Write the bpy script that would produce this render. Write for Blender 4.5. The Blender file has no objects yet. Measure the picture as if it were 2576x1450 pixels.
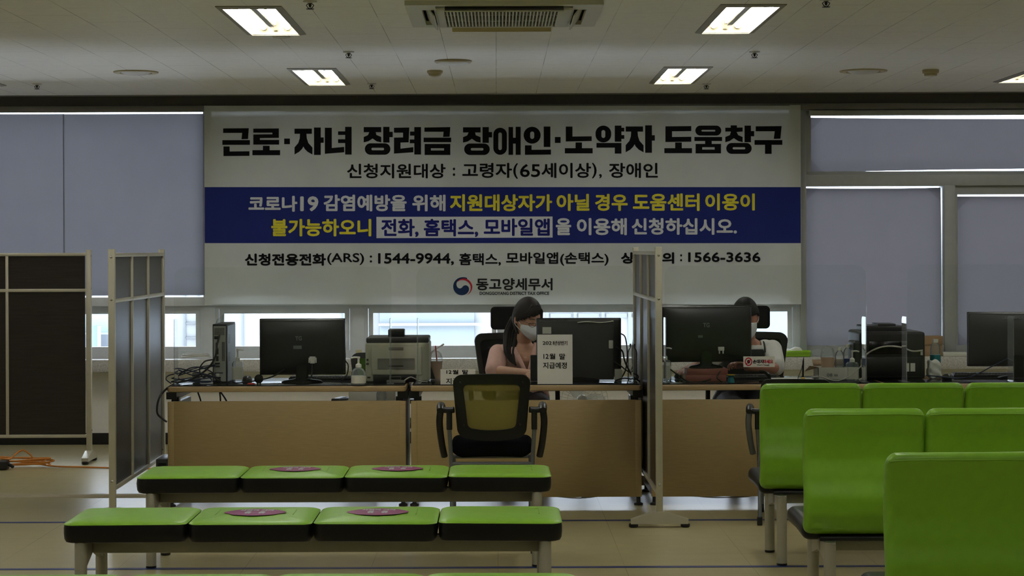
import bpy, bmesh, math, random
from mathutils import Vector, Matrix, Euler
PI = math.pi
S = bpy.context.scene
COL = bpy.context.collection
random.seed(7)

# ------------------------------------------------------------------ camera
F, CX, CY, CAMH, ROLL = 4900.0, 1250.0, 630.0, 1.50, 0.0038
cam = bpy.data.cameras.new('camera')
camo = bpy.data.objects.new('camera', cam)
COL.objects.link(camo)
camo.location = (0, 0, CAMH)
camo.rotation_euler = (PI / 2, ROLL, 0)
cam.sensor_width = 36.0
cam.lens = F / 2576 * 36.0
cam.shift_x = (1288 - CX) / 2576
cam.shift_y = (CY - 725) / 2576
cam.clip_start = 0.1
cam.clip_end = 200
S.camera = camo

# ------------------------------------------------------------------ daylight and exposure
w = bpy.data.worlds.new('overcast_sky')
S.world = w
w.use_nodes = True
bgn = w.node_tree.nodes['Background']
_tc = w.node_tree.nodes.new('ShaderNodeTexCoord')
_sp = w.node_tree.nodes.new('ShaderNodeSeparateXYZ')
_cr = w.node_tree.nodes.new('ShaderNodeValToRGB')          # ground below the horizon glows like the sky, brightened to light the ceiling
_cr.color_ramp.elements[0].position = 0.0
_cr.color_ramp.elements[0].color = (0.85, 0.92, 1.08, 1)
_cr.color_ramp.elements[1].position = 0.04
_cr.color_ramp.elements[1].color = (0.82, 0.91, 1.08, 1)
w.node_tree.links.new(_tc.outputs['Generated'], _sp.inputs[0])
w.node_tree.links.new(_sp.outputs['Z'], _cr.inputs[0])
w.node_tree.links.new(_cr.outputs[0], bgn.inputs[0])
bgn.inputs[1].default_value = 10.0
TUBE_POWER = 35.0
S.view_settings.view_transform = 'Standard'
S.view_settings.look = 'None'
S.view_settings.exposure = 0.0
S.view_settings.gamma = 1.0
S.view_settings.use_curve_mapping = False


def P(px, py, D):
    """point of the place that the photograph shows at (px, py), at distance D"""
    u, v = px - CX, py - CY
    u0, v0 = u - ROLL * v, v + ROLL * u
    return Vector((u0 * D / F, D, CAMH - v0 * D / F))


def X(px, D, py=950):
    return P(px, py, D).x


def Z(py, D, px=1250):
    return P(px, py, D).z


def lin(c):
    c = c / 255.0
    return c / 12.92 if c <= 0.04045 else ((c + 0.055) / 1.055) ** 2.4


def rgb(c):
    return (lin(c[0]), lin(c[1]), lin(c[2]), 1)


# ------------------------------------------------------------------ materials
MATS = {}


def pm(name, c, rough=0.5, metal=0.0, var=0.08, scale=18.0, bump=0.0, stretch=(1, 1, 1), spec=0.5, coat=0.0, detail=4):
    """plain procedural surface: a colour broken up by stretched noise, optional bump"""
    m = bpy.data.materials.new(name)
    m.use_nodes = True
    nt = m.node_tree
    b = nt.nodes['Principled BSDF']
    tc = nt.nodes.new('ShaderNodeTexCoord')
    mp = nt.nodes.new('ShaderNodeMapping')
    mp.inputs['Scale'].default_value = stretch
    nz = nt.nodes.new('ShaderNodeTexNoise')
    nz.inputs['Scale'].default_value = scale
    nz.inputs['Detail'].default_value = detail
    cr = nt.nodes.new('ShaderNodeValToRGB')
    base = rgb(c)
    cr.color_ramp.elements[0].position = 0.3
    cr.color_ramp.elements[1].position = 0.7
    cr.color_ramp.elements[0].color = tuple(max(0, x * (1 - var)) for x in base[:3]) + (1,)
    cr.color_ramp.elements[1].color = tuple(min(1, x * (1 + var)) for x in base[:3]) + (1,)
    nt.links.new(tc.outputs['Object'], mp.inputs[0])
    nt.links.new(mp.outputs[0], nz.inputs['Vector'])
    nt.links.new(nz.outputs['Fac'], cr.inputs[0])
    nt.links.new(cr.outputs[0], b.inputs['Base Color'])
    b.inputs['Roughness'].default_value = rough
    b.inputs['Metallic'].default_value = metal
    b.inputs['Specular IOR Level'].default_value = spec
    if coat:
        b.inputs['Coat Weight'].default_value = coat
        b.inputs['Coat Roughness'].default_value = 0.15
    if bump:
        bp = nt.nodes.new('ShaderNodeBump')
        bp.inputs['Strength'].default_value = bump
        bp.inputs['Distance'].default_value = 0.004
        nt.links.new(nz.outputs['Fac'], bp.inputs['Height'])
        nt.links.new(bp.outputs[0], b.inputs['Normal'])
    MATS[name] = m
    return m


def clear(name, tint=(1, 1, 1), body=0.0, bodyc=(230, 235, 235), gloss=1.0):
    """thin clear plastic or glass: see-through with a fresnel reflection"""
    m = bpy.data.materials.new(name)
    m.use_nodes = True
    nt = m.node_tree
    nt.nodes.clear()
    out = nt.nodes.new('ShaderNodeOutputMaterial')
    tr = nt.nodes.new('ShaderNodeBsdfTransparent')
    tr.inputs[0].default_value = tuple(tint) + (1,)
    gl = nt.nodes.new('ShaderNodeBsdfGlossy')
    gl.inputs['Roughness'].default_value = 0.05
    fr = nt.nodes.new('ShaderNodeFresnel')
    fr.inputs[0].default_value = 1.3
    ml = nt.nodes.new('ShaderNodeMath')
    ml.operation = 'MULTIPLY'
    ml.inputs[1].default_value = gloss
    nt.links.new(fr.outputs[0], ml.inputs[0])
    mx = nt.nodes.new('ShaderNodeMixShader')
    nt.links.new(ml.outputs[0], mx.inputs[0])
    nt.links.new(tr.outputs[0], mx.inputs[1])
    nt.links.new(gl.outputs[0], mx.inputs[2])
    last = mx
    if body:
        df = nt.nodes.new('ShaderNodeBsdfDiffuse')
        df.inputs[0].default_value = rgb(bodyc)
        m2 = nt.nodes.new('ShaderNodeMixShader')
        m2.inputs[0].default_value = body
        nt.links.new(mx.outputs[0], m2.inputs[1])
        nt.links.new(df.outputs[0], m2.inputs[2])
        last = m2
    nt.links.new(last.outputs[0], out.inputs[0])
    MATS[name] = m
    return m


def cloth(name, c, trans, tc=None, scale=300.0):
    """woven fabric that lets some light through from behind"""
    m = bpy.data.materials.new(name)
    m.use_nodes = True
    nt = m.node_tree
    nt.nodes.clear()
    out = nt.nodes.new('ShaderNodeOutputMaterial')
    tcn = nt.nodes.new('ShaderNodeTexCoord')
    nz = nt.nodes.new('ShaderNodeTexNoise')
    nz.inputs['Scale'].default_value = 3.0
    nz.inputs['Detail'].default_value = 6
    cr = nt.nodes.new('ShaderNodeValToRGB')
    cr.color_ramp.elements[0].position = 0.3
    cr.color_ramp.elements[1].position = 0.7
    b = rgb(c)
    cr.color_ramp.elements[0].color = tuple(x * 0.95 for x in b[:3]) + (1,)
    cr.color_ramp.elements[1].color = tuple(min(1, x * 1.05) for x in b[:3]) + (1,)
    nt.links.new(tcn.outputs['Object'], nz.inputs['Vector'])
    nt.links.new(nz.outputs['Fac'], cr.inputs[0])
    d = nt.nodes.new('ShaderNodeBsdfDiffuse')
    t = nt.nodes.new('ShaderNodeBsdfTranslucent')
    t.inputs[0].default_value = rgb(tc or c)
    nt.links.new(cr.outputs[0], d.inputs[0])
    mx = nt.nodes.new('ShaderNodeMixShader')
    mx.inputs[0].default_value = trans
    nt.links.new(d.outputs[0], mx.inputs[1])
    nt.links.new(t.outputs[0], mx.inputs[2])
    nt.links.new(mx.outputs[0], out.inputs[0])
    MATS[name] = m
    return m


def emit(name, c, strength):
    m = bpy.data.materials.new(name)
    m.use_nodes = True
    nt = m.node_tree
    nt.nodes.clear()
    out = nt.nodes.new('ShaderNodeOutputMaterial')
    e = nt.nodes.new('ShaderNodeEmission')
    e.inputs[0].default_value = tuple(c) + (1,)
    e.inputs[1].default_value = strength
    nt.links.new(e.outputs[0], out.inputs[0])
    MATS[name] = m
    return m


def tiles(name, c, line, tw, th, gap, rough, offs=0.5, var=0.05, coat=0.0, linevis=1.0, nscale=6.0, spec=0.5, bump=0.0):
    """tiled surface (ceiling boards, floor tiles): brick pattern with broken-up thin joints"""
    m = bpy.data.materials.new(name)
    m.use_nodes = True
    nt = m.node_tree
    L = nt.links.new
    b = nt.nodes['Principled BSDF']
    tc = nt.nodes.new('ShaderNodeTexCoord')
    br = nt.nodes.new('ShaderNodeTexBrick')
    br.offset = offs
    br.inputs['Scale'].default_value = 1.0
    br.inputs['Mortar Size'].default_value = gap
    br.inputs['Mortar Smooth'].default_value = 0.1
    br.inputs['Brick Width'].default_value = tw
    br.inputs['Row Height'].default_value = th
    base = rgb(c)
    br.inputs['Color1'].default_value = tuple(x * (1 - var * 0.4) for x in base[:3]) + (1,)
    br.inputs['Color2'].default_value = tuple(min(1, x * (1 + var * 0.4)) for x in base[:3]) + (1,)
    br.inputs['Mortar'].default_value = rgb(line)
    mp = nt.nodes.new('ShaderNodeMapping')
    mp.inputs['Rotation'].default_value = (0, 0, PI / 2)
    L(tc.outputs['Object'], mp.inputs[0])
    L(mp.outputs[0], br.inputs['Vector'])
    nz = nt.nodes.new('ShaderNodeTexNoise')
    nz.inputs['Scale'].default_value = nscale
    nz.inputs['Detail'].default_value = 8
    L(tc.outputs['Object'], nz.inputs['Vector'])
    n2 = nt.nodes.new('ShaderNodeTexNoise')
    n2.inputs['Scale'].default_value = 1.3
    L(tc.outputs['Object'], n2.inputs['Vector'])
    r2 = nt.nodes.new('ShaderNodeValToRGB')
    r2.color_ramp.elements[0].position = 0.42
    r2.color_ramp.elements[1].position = 0.60
    r2.color_ramp.elements[0].color = (1 - linevis,) * 3 + (1,)
    r2.color_ramp.elements[1].color = (1, 1, 1, 1)
    L(n2.outputs['Fac'], r2.inputs[0])
    fac = nt.nodes.new('ShaderNodeMath')
    fac.operation = 'MULTIPLY'
    L(br.outputs['Fac'], fac.inputs[0])
    L(r2.outputs[0], fac.inputs[1])
    cr = nt.nodes.new('ShaderNodeValToRGB')
    cr.color_ramp.elements[0].position = 0.3
    cr.color_ramp.elements[1].position = 0.7
    cr.color_ramp.elements[0].color = tuple(x * (1 - var) for x in base[:3]) + (1,)
    cr.color_ramp.elements[1].color = tuple(min(1, x * (1 + var)) for x in base[:3]) + (1,)
    L(nz.outputs['Fac'], cr.inputs[0])
    mx = nt.nodes.new('ShaderNodeMixRGB')
    L(fac.outputs[0], mx.inputs[0])
    L(cr.outputs[0], mx.inputs[1])
    mx.inputs[2].default_value = rgb(line)
    L(mx.outputs[0], b.inputs['Base Color'])
    b.inputs['Roughness'].default_value = rough
    b.inputs['Specular IOR Level'].default_value = spec
    if coat:
        b.inputs['Coat Weight'].default_value = coat
        b.inputs['Coat Roughness'].default_value = 0.2
    if bump:
        bp = nt.nodes.new('ShaderNodeBump')
        bp.inputs['Strength'].default_value = bump
        bp.inputs['Distance'].default_value = 0.002
        L(nz.outputs['Fac'], bp.inputs['Height'])
        L(bp.outputs[0], b.inputs['Normal'])
    MATS[name] = m
    return m


def wood(name, c1, c2, scale, stretch, rough, bands=False, dist=3.0, spec=0.5):
    m = bpy.data.materials.new(name)
    m.use_nodes = True
    nt = m.node_tree
    L = nt.links.new
    b = nt.nodes['Principled BSDF']
    tc = nt.nodes.new('ShaderNodeTexCoord')
    mp = nt.nodes.new('ShaderNodeMapping')
    mp.inputs['Scale'].default_value = stretch
    L(tc.outputs['Object'], mp.inputs[0])
    if bands:
        n = nt.nodes.new('ShaderNodeTexWave')
        n.inputs['Distortion'].default_value = dist
        n.inputs['Detail'].default_value = 3
        n.inputs['Detail Scale'].default_value = 1.2
        n.bands_direction = 'Z'
    else:
        n = nt.nodes.new('ShaderNodeTexNoise')
        n.inputs['Detail'].default_value = 6
    n.inputs['Scale'].default_value = scale
    L(mp.outputs[0], n.inputs['Vector'])
    cr = nt.nodes.new('ShaderNodeValToRGB')
    cr.color_ramp.elements[0].position = 0.25
    cr.color_ramp.elements[1].position = 0.75
    cr.color_ramp.elements[0].color = rgb(c1)
    cr.color_ramp.elements[1].color = rgb(c2)
    L(n.outputs['Fac'], cr.inputs[0])
    L(cr.outputs[0], b.inputs['Base Color'])
    b.inputs['Roughness'].default_value = rough
    b.inputs['Specular IOR Level'].default_value = spec
    MATS[name] = m
    return m


M = MATS
tiles('ceiling_board', (243, 240, 231), (135, 131, 122), 0.6, 0.305, 0.0018, 0.42, 0.5, 0.03, linevis=0.75, nscale=25, spec=0.6)
tiles('vinyl_floor', (168, 159, 118), (118, 108, 76), 0.6, 0.6, 0.002, 0.32, 0.0, 0.05, linevis=0.6, nscale=9, spec=0.55)
pm('white_wall', (238, 235, 227), 0.7, var=0.02, scale=40)
pm('shaded_header', (84, 82, 76), 0.6, var=0.05)  # grey frame darkened in colour for the unlit strip under the ceiling edge
pm('header_grey', (120, 119, 112), 0.55, var=0.04)
pm('granite', (188, 185, 180), 0.35, var=0.3, scale=160)
pm('black_base', (22, 21, 20), 0.4, var=0.1)
pm('sash_metal_daylit', (206, 210, 212), 0.45, var=0.03, spec=0.4)  # paler window metal, daylight in the reveals put into its colour
pm('window_metal', (158, 161, 158), 0.45, var=0.03, spec=0.4)
pm('post_paint', (172, 172, 160), 0.5, var=0.03)
cloth('blind_fabric', (150, 149, 155), 0.50, (69, 69, 72))
cloth('film_fabric', (140, 136, 140), 0.50, (70, 68, 70))
cloth('banner_fabric', (224, 228, 222), 0.36, (150, 154, 154))
cloth('banner_blue', (44, 52, 118), 0.15, (34, 40, 100))
pm('print_black', (17, 17, 20), 0.7, spec=0.1, var=0.05)
pm('print_grey', (44, 46, 52), 0.7, spec=0.1, var=0.05)
pm('print_white', (196, 200, 204), 0.6, var=0.02)
pm('print_yellow', (206, 196, 34), 0.6, var=0.03)
pm('print_blue', (30, 34, 104), 0.7, spec=0.1, var=0.03)
pm('print_navy', (20, 44, 84), 0.7, spec=0.1, var=0.03)
pm('print_red', (176, 30, 48), 0.7, spec=0.1, var=0.03)
clear('window_glass', (0.97, 0.985, 0.98), 0.0)
clear('acrylic', (0.97, 0.985, 0.975), 0.01, (200, 205, 200), 0.6)
clear('acrylic_edge', (0.80, 0.84, 0.84), 0.16, (225, 230, 232), 1.0)
clear('tape_clear', (0.86, 0.86, 0.87), 0.04, (200, 200, 200), 0.6)
clear('clear_plastic', (0.95, 0.965, 0.97), 0.10, (225, 230, 232), 0.45)
clear('bottle_plastic', (0.94, 0.96, 0.965), 0.14, (205, 215, 220), 1.0)
pm('lamp_frame', (150, 146, 132), 0.5, var=0.05)
pm('lamp_reflector', (205, 206, 206), 0.07, 1.0, var=0.04)
emit('lamp_tube', (1.0, 0.985, 0.945), TUBE_POWER)
pm('ac_white', (205, 203, 196), 0.45, var=0.02)
pm('ac_flap', (180, 166, 116), 0.45, var=0.03)
pm('device_cream', (190, 178, 140), 0.5, var=0.03)
pm('soot', (52, 50, 48), 0.5, 0.5, var=0.1)
pm('chrome', (190, 190, 188), 0.25, 0.9, var=0.03)
pm('aluminium', (190, 186, 166), 0.38, 0.35, var=0.03, spec=0.5)
wood('partition_wood', (27, 22, 20), (46, 39, 35), 5.0, (0.9, 0.9, 14.0), 0.33)
wood('desk_wood', (158, 136, 90), (172, 149, 100), 5.0, (3, 3, 60), 0.42)
wood('desk_edge', (160, 136, 96), (174, 149, 106), 5.0, (3, 3, 60), 0.38)
pm('desk_metal', (46, 46, 48), 0.35, 0.6, var=0.08)
clear('desk_glass', (0.42, 0.46, 0.46), 0.25, (60, 62, 60), 1.0)
pm('green_vinyl', (119, 170, 36), 0.36, var=0.05, scale=30, bump=0.12, spec=0.5)
pm('green_light', (134, 186, 48), 0.36, var=0.05, scale=30, bump=0.1, spec=0.5)
pm('black_vinyl', (13, 13, 12), 0.38, var=0.1, scale=40, spec=0.35)
pm('bench_beam', (150, 148, 132), 0.42, 0.2, var=0.04)
pm('bench_leg', (168, 165, 146), 0.36, 0.4, var=0.04)
pm('sticker_purple', (140, 42, 104), 0.4, var=0.06)
pm('black_plastic', (16, 16, 17), 0.38, var=0.1, scale=60)
pm('gloss_black', (13, 13, 15), 0.18, var=0.1)
pm('dark_grey_plastic', (50, 49, 50), 0.42, var=0.06)
pm('grey_metal', (108, 112, 112), 0.4, 0.3, var=0.06)
pm('rear_plate', (158, 160, 154), 0.5, 0.0, var=0.06)
pm('printer_beige', (180, 178, 158), 0.5, var=0.03)
pm('printer_grey', (128, 126, 116), 0.5, var=0.04)
pm('printer_dark', (26, 25, 25), 0.42, var=0.08)
clear('chair_mesh_olive', (0.55, 0.55, 0.40), 0.62, (142, 136, 66), 0.15)
cloth('chair_mesh_black', (24, 24, 26), 0.12, (24, 24, 26))
cloth('chair_mesh_green', (74, 104, 36), 0.2, (74, 104, 36))
pm('paper', (222, 221, 212), 0.7, var=0.02)
pm('label_paper', (206, 205, 192), 0.6, var=0.03)
pm('cable_black', (18, 18, 19), 0.45, var=0.1)
pm('cable_blue', (30, 44, 74), 0.45, var=0.1)
pm('cable_white', (186, 182, 170), 0.5, var=0.05)
pm('cable_orange', (196, 122, 32), 0.45, var=0.08)
pm('cable_cover', (178, 168, 140), 0.5, var=0.03)
pm('tape_blue', (32, 48, 110), 0.4, var=0.06)
pm('red_plastic', (196, 34, 24), 0.4, var=0.05)
pm('straw_red', (196, 42, 52), 0.4, var=0.05)
pm('coffee', (232, 192, 162), 0.4, var=0.05)
pm('pump_white', (214, 213, 206), 0.45, var=0.03)
pm('book_red', (150, 86, 72), 0.5, var=0.12, stretch=(1, 1, 40))
pm('book_page', (196, 176, 152), 0.6, var=0.12, stretch=(1, 1, 60))
pm('teal', (20, 124, 132), 0.4, var=0.05)
pm('yellow_plastic', (196, 160, 30), 0.45, var=0.05)
pm('basket_green', (146, 196, 36), 0.42, var=0.04)
pm('cardboard', (146, 116, 84), 0.7, var=0.06)
pm('carton_white', (200, 196, 186), 0.6, var=0.04)
pm('skin', (206, 158, 130), 0.5, var=0.04, scale=60)
pm('skin_tan', (176, 120, 98), 0.5, var=0.04, scale=60)
pm('hair_dark', (30, 22, 20), 0.55, var=0.3, scale=60, stretch=(6, 6, 0.6), bump=0.2, spec=0.25)
pm('hair_black', (16, 14, 14), 0.6, var=0.3, scale=60, stretch=(6, 6, 0.6), bump=0.2, spec=0.2)
pm('blouse_pink', (216, 172, 158), 0.65, var=0.05, scale=30, bump=0.2)
pm('shirt_white', (206, 204, 198), 0.7, var=0.04, scale=30, bump=0.2)
pm('dress_black', (20, 20, 24), 0.7, var=0.08)
pm('trouser_dark', (30, 30, 36), 0.7, var=0.08)
pm('mask_white', (226, 229, 230), 0.7, var=0.02, scale=80)
pm('pearl', (224, 206, 196), 0.25, var=0.03)
pm('lip_dark', (60, 34, 30), 0.5, var=0.05)
pm('facade_white', (120, 121, 122), 0.7, var=0.02, scale=2)
pm('facade_blue', (96, 103, 107), 0.6, var=0.06, scale=2)
pm('facade_line', (92, 96, 100), 0.6, var=0.05)
pm('roof_blue', (92, 108, 113), 0.5, var=0.08, scale=4)
pm('facade_grey', (78, 84, 91), 0.6, var=0.06)
pm('teal_pole', (76, 108, 102), 0.5, var=0.05)


# ------------------------------------------------------------------ mesh builder
def smooth_path(pts, n=6):
    pts = [Vector(p) for p in pts]
    out = []
    for i in range(len(pts) - 1):
        p0 = pts[max(0, i - 1)]
        p1, p2 = pts[i], pts[i + 1]
        p3 = pts[min(len(pts) - 1, i + 2)]
        for k in range(n):
            t = k / n
            out.append(0.5 * ((2 * p1) + (p2 - p0) * t + (2 * p0 - 5 * p1 + 4 * p2 - p3) * t * t + (3 * p1 - p0 - 3 * p2 + p3) * t ** 3))
    out.append(pts[-1])
    return out


class MB:
    def __init__(self):
        self.bm = bmesh.new()

    def _new(self, pts):
        return [self.bm.verts.new(p) for p in pts]

    def face(self, vs):
        try:
            return self.bm.faces.new(vs)
        except ValueError:
            return None

    def poly(self, pts):
        self.face(self._new(pts))
        return self

    def box(self, x0, x1, y0, y1, z0, z1, bev=0.0, seg=2, mtx=None):
        x0, x1 = min(x0, x1), max(x0, x1)
        y0, y1 = min(y0, y1), max(y0, y1)
        z0, z1 = min(z0, z1), max(z0, z1)
        v = self._new([(x0, y0, z0), (x1, y0, z0), (x1, y1, z0), (x0, y1, z0), (x0, y0, z1), (x1, y0, z1), (x1, y1, z1), (x0, y1, z1)])
        fs = [self.face([v[i] for i in q]) for q in ((0, 3, 2, 1), (4, 5, 6, 7), (0, 1, 5, 4), (1, 2, 6, 5), (2, 3, 7, 6), (3, 0, 4, 7))]
        allv = v
        if bev > 0:
            es = list({e for f in fs for e in f.edges})
            r = bmesh.ops.bevel(self.bm, geom=es, offset=bev, segments=seg, profile=0.5, affect='EDGES')
            allv = list({vv for f in r['faces'] for vv in f.verts} | {x for x in v if x.is_valid})
        if mtx is not None:
            for q in allv:
                q.co = mtx @ q.co
        return self

    def gbox(self, c, size, r, n=(4, 2, 4), deform=None, mtx=None):
        c = Vector(c)
        h = Vector(size) / 2
        r = min(r, min(h) * 0.999)
        ax = []
        for a in range(3):
            inner = h[a] - r
            s = [-h[a] + r * t for t in (0, 0.35, 0.7)]
            for k in range(n[a] + 1):
                s.append(-inner + 2 * inner * k / n[a])
            s += [h[a] - r * t for t in (0.7, 0.35, 0)]
            ax.append(s)
        N = [len(a) for a in ax]
        vd = {}

        def V(i, j, k):
            key = (i, j, k)
            if key in vd:
                return vd[key]
            p = Vector((ax[0][i], ax[1][j], ax[2][k]))
            q = Vector([max(-(h[a] - r), min(h[a] - r, p[a])) for a in range(3)])
            d = p - q
            if d.length > 1e-9:
                p = q + d.normalized() * r
            if deform:
                p = Vector(deform(p))
            p = p + c
            if mtx is not None:
                p = mtx @ p
            vd[key] = self.bm.verts.new(p)
            return vd[key]
        for a in range(3):
            b_, c_ = (a + 1) % 3, (a + 2) % 3
            for side in (0, N[a] - 1):
                for i in range(N[b_] - 1):
                    for j in range(N[c_] - 1):
                        q = []
                        for (di, dj) in ((0, 0), (1, 0), (1, 1), (0, 1)):
                            idx = [0, 0, 0]
                            idx[a], idx[b_], idx[c_] = side, i + di, j + dj
                            q.append(V(*idx))
                        if side == 0:
                            q.reverse()
                        self.face(q)
        return self

    def slab(self, cx, cy, wx, wy, rc, layers, seg=6, mtx=None):
        """rounded-rectangle outline lofted through (inset, z) layers"""
        loops = []
        for ins, z in layers:
            hx, hy = wx / 2 - ins, wy / 2 - ins
            r = max(0.0005, min(rc - ins * 0.5, hx, hy))
            pts = []
            for (sx, sy, a0) in ((1, 1, 0), (-1, 1, PI / 2), (-1, -1, PI), (1, -1, 1.5 * PI)):
                for k in range(seg + 1):
                    a = a0 + PI / 2 * k / seg
                    pts.append(Vector((cx + sx * (hx - r) + r * math.cos(a), cy + sy * (hy - r) + r * math.sin(a), z)))
            if mtx is not None:
                pts = [mtx @ p for p in pts]
            loops.append(self._new(pts))
        n = len(loops[0])
        for a, b in zip(loops, loops[1:]):
            for i in range(n):
                self.face([a[i], a[(i + 1) % n], b[(i + 1) % n], b[i]])
        self.face(list(reversed(loops[0])))
        self.face(loops[-1])
        return self

    def tube(self, pts, r, seg=8, cap=True, flat=1.0):
        pts = [Vector(p) for p in pts]
        rs = r if isinstance(r, (list, tuple)) else [r] * len(pts)
        if len(rs) != len(pts):
            rs = [rs[0] + (rs[-1] - rs[0]) * i / (len(pts) - 1) for i in range(len(pts))]
        t0 = (pts[1] - pts[0]).normalized()
        up = Vector((0, 0, 1)) if abs(t0.z) < 0.9 else Vector((0, 1, 0))
        nx = t0.cross(up).normalized()
        loops = []
        for i, p in enumerate(pts):
            if i == 0:
                t = pts[1] - pts[0]
            elif i == len(pts) - 1:
                t = pts[-1] - pts[-2]
            else:
                t = (pts[i + 1] - pts[i]).normalized() + (pts[i] - pts[i - 1]).normalized()
            if t.length < 1e-9:
                t = t0
            t = t.normalized()
            nx = (nx - t * nx.dot(t))
            if nx.length < 1e-6:
                nx = t.orthogonal()
            nx.normalize()
            ny = t.cross(nx)
            loops.append(self._new([p + (nx * math.cos(2 * PI * k / seg) + ny * math.sin(2 * PI * k / seg) * flat) * rs[i] for k in range(seg)]))
        for a, b in zip(loops, loops[1:]):
            for k in range(seg):
                self.face([a[k], a[(k + 1) % seg], b[(k + 1) % seg], b[k]])
        if cap:
            self.face(list(reversed(loops[0])))
            self.face(loops[-1])
        return self

    def lathe(self, prof, c, seg=20, sx=1.0, sy=1.0, mtx=None):
        c = Vector(c)
        loops = []
        for r, z in prof:
            pts = [Vector((c.x + sx * r * math.cos(2 * PI * k / seg), c.y + sy * r * math.sin(2 * PI * k / seg), c.z + z)) for k in range(seg)]
            if mtx is not None:
                pts = [mtx @ p for p in pts]
            loops.append(self._new(pts))
        for a, b in zip(loops, loops[1:]):
            for k in range(seg):
                self.face([a[k], a[(k + 1) % seg], b[(k + 1) % seg], b[k]])
        self.face(list(reversed(loops[0])))
        self.face(loops[-1])
        return self

    def ball(self, c, r, u=16, v=10, deform=None, mtx=None):
        c = Vector(c)
        if not isinstance(r, (tuple, list)):
            r = (r, r, r)
        rows = []
        for j in range(v + 1):
            th = PI * j / v
            row = []
            for i in range(u):
                a = 2 * PI * i / u
                p = Vector((r[0] * math.sin(th) * math.cos(a), r[1] * math.sin(th) * math.sin(a), r[2] * math.cos(th)))
                if deform:
                    p = Vector(deform(p))
                p = p + c
                if mtx is not None:
                    p = mtx @ p
                row.append(p)
                if j in (0, v):
                    break
            rows.append(self._new(row))
        for j in range(v):
            a, b = rows[j], rows[j + 1]
            for i in range(u):
                i2 = (i + 1) % u
                if len(a) == 1:
                    self.face([a[0], b[i], b[i2]])
                elif len(b) == 1:
                    self.face([a[i], b[0], a[i2]])
                else:
                    self.face([a[i], b[i], b[i2], a[i2]])
        return self

    def prism(self, poly, y0, y1):
        """outline in x,z pushed through y"""
        a = self._new([(p[0], y0, p[1]) for p in poly])
        b = self._new([(p[0], y1, p[1]) for p in poly])
        n = len(poly)
        self.face(a)
        self.face(list(reversed(b)))
        for i in range(n):
            self.face([a[i], b[i], b[(i + 1) % n], a[(i + 1) % n]])
        return self

    def prismx(self, poly, x0, x1):
        a = self._new([(x0, p[0], p[1]) for p in poly])
        b = self._new([(x1, p[0], p[1]) for p in poly])
        n = len(poly)
        self.face(a)
        self.face(list(reversed(b)))
        for i in range(n):
            self.face([a[i], b[i], b[(i + 1) % n], a[(i + 1) % n]])
        return self

    def ringprism(self, outer, inner, y0, y1):
        """frame between two loops of equal length (x,z), pushed through y"""
        n = len(outer)
        L = []
        for lp in (outer, inner):
            for y in (y0, y1):
                L.append(self._new([(p[0], y, p[1]) for p in lp]))
        of, ob, inf, inb = L
        for i in range(n):
            j = (i + 1) % n
            self.face([of[i], of[j], inf[j], inf[i]])
            self.face([ob[j], ob[i], inb[i], inb[j]])
            self.face([of[j], of[i], ob[i], ob[j]])
            self.face([inf[i], inf[j], inb[j], inb[i]])
        return self

    def grid(self, fn, nu, nv, wrap=False):
        rows = [self._new([fn(i / nu, j / nv) for i in range(nu + (0 if wrap else 1))]) for j in range(nv + 1)]
        m = len(rows[0])
        for j in range(nv):
            for i in range(nu):
                i2 = (i + 1) % m
                self.face([rows[j][i], rows[j][i2], rows[j + 1][i2], rows[j + 1][i]])
        return self

    def flat(self, verts, faces, fn):
        vs = self._new([fn(*v) for v in verts])
        for f in faces:
            self.face([vs[i] for i in f])
        return self

    def xform(self, mtx):
        self.bm.transform(mtx)
        return self

    def build(self, name, mat, parent=None, origin=None, sharp=38, solid=0.0, fix=True):
        bm = self.bm
        if fix:
            bmesh.ops.recalc_face_normals(bm, faces=bm.faces[:])
        if parent is not None:
            o0 = Vector((0, 0, 0))
            q = parent
            while q is not None:
                o0 += q.location
                q = q.parent
        else:
            o0 = Vector(origin) if origin is not None else Vector((0, 0, 0))
        if o0.length > 0:
            bmesh.ops.translate(bm, vec=-o0, verts=bm.verts[:])
        me = bpy.data.meshes.new(name)
        bm.to_mesh(me)
        bm.free()
        me.materials.append(MATS[mat])
        for p in me.polygons:
            p.use_smooth = True
        me.set_sharp_from_angle(angle=math.radians(sharp))
        o = bpy.data.objects.new(name, me)
        COL.objects.link(o)
        if parent is not None:
            o.parent = parent
        else:
            o.location = o0
        if solid:
            md = o.modifiers.new('thickness', 'SOLIDIFY')
            md.thickness = solid
            md.offset = 0
        return o


def local(mb, name, mat, parent, **k):
    o = mb.build(name, mat, None, **k)
    o.parent = parent
    return o


def tag(o, label=None, cat=None, group=None, kind=None):
    if label:
        o['label'] = label
    if cat:
        o['category'] = cat
    if group:
        o['group'] = group
    if kind:
        o['kind'] = kind
    return o


def thing(name, label, cat, loc=(0, 0, 0), group=None, rz=0.0):
    o = bpy.data.objects.new(name, None)
    o.empty_display_size = 0.1
    COL.objects.link(o)
    o.location = loc
    o.rotation_euler = (0, 0, rz)
    return tag(o, label, cat, group)


def struct(mb, name, mat, parent=None, label=None, cat=None):
    o = mb.build(name, mat, parent)
    if parent is None:
        o['kind'] = 'structure'
        tag(o, label or name.replace('_', ' ') + ' of the office hall', cat or name.split('_')[0])
    return o


def copy_tree(o, parent=None):
    c = o.copy()
    COL.objects.link(c)
    if parent is not None:
        c.parent = parent
    for ch in list(o.children):
        copy_tree(ch, c)
    return c


# ------------------------------------------------------------------ lettering
TXT = {}


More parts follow.
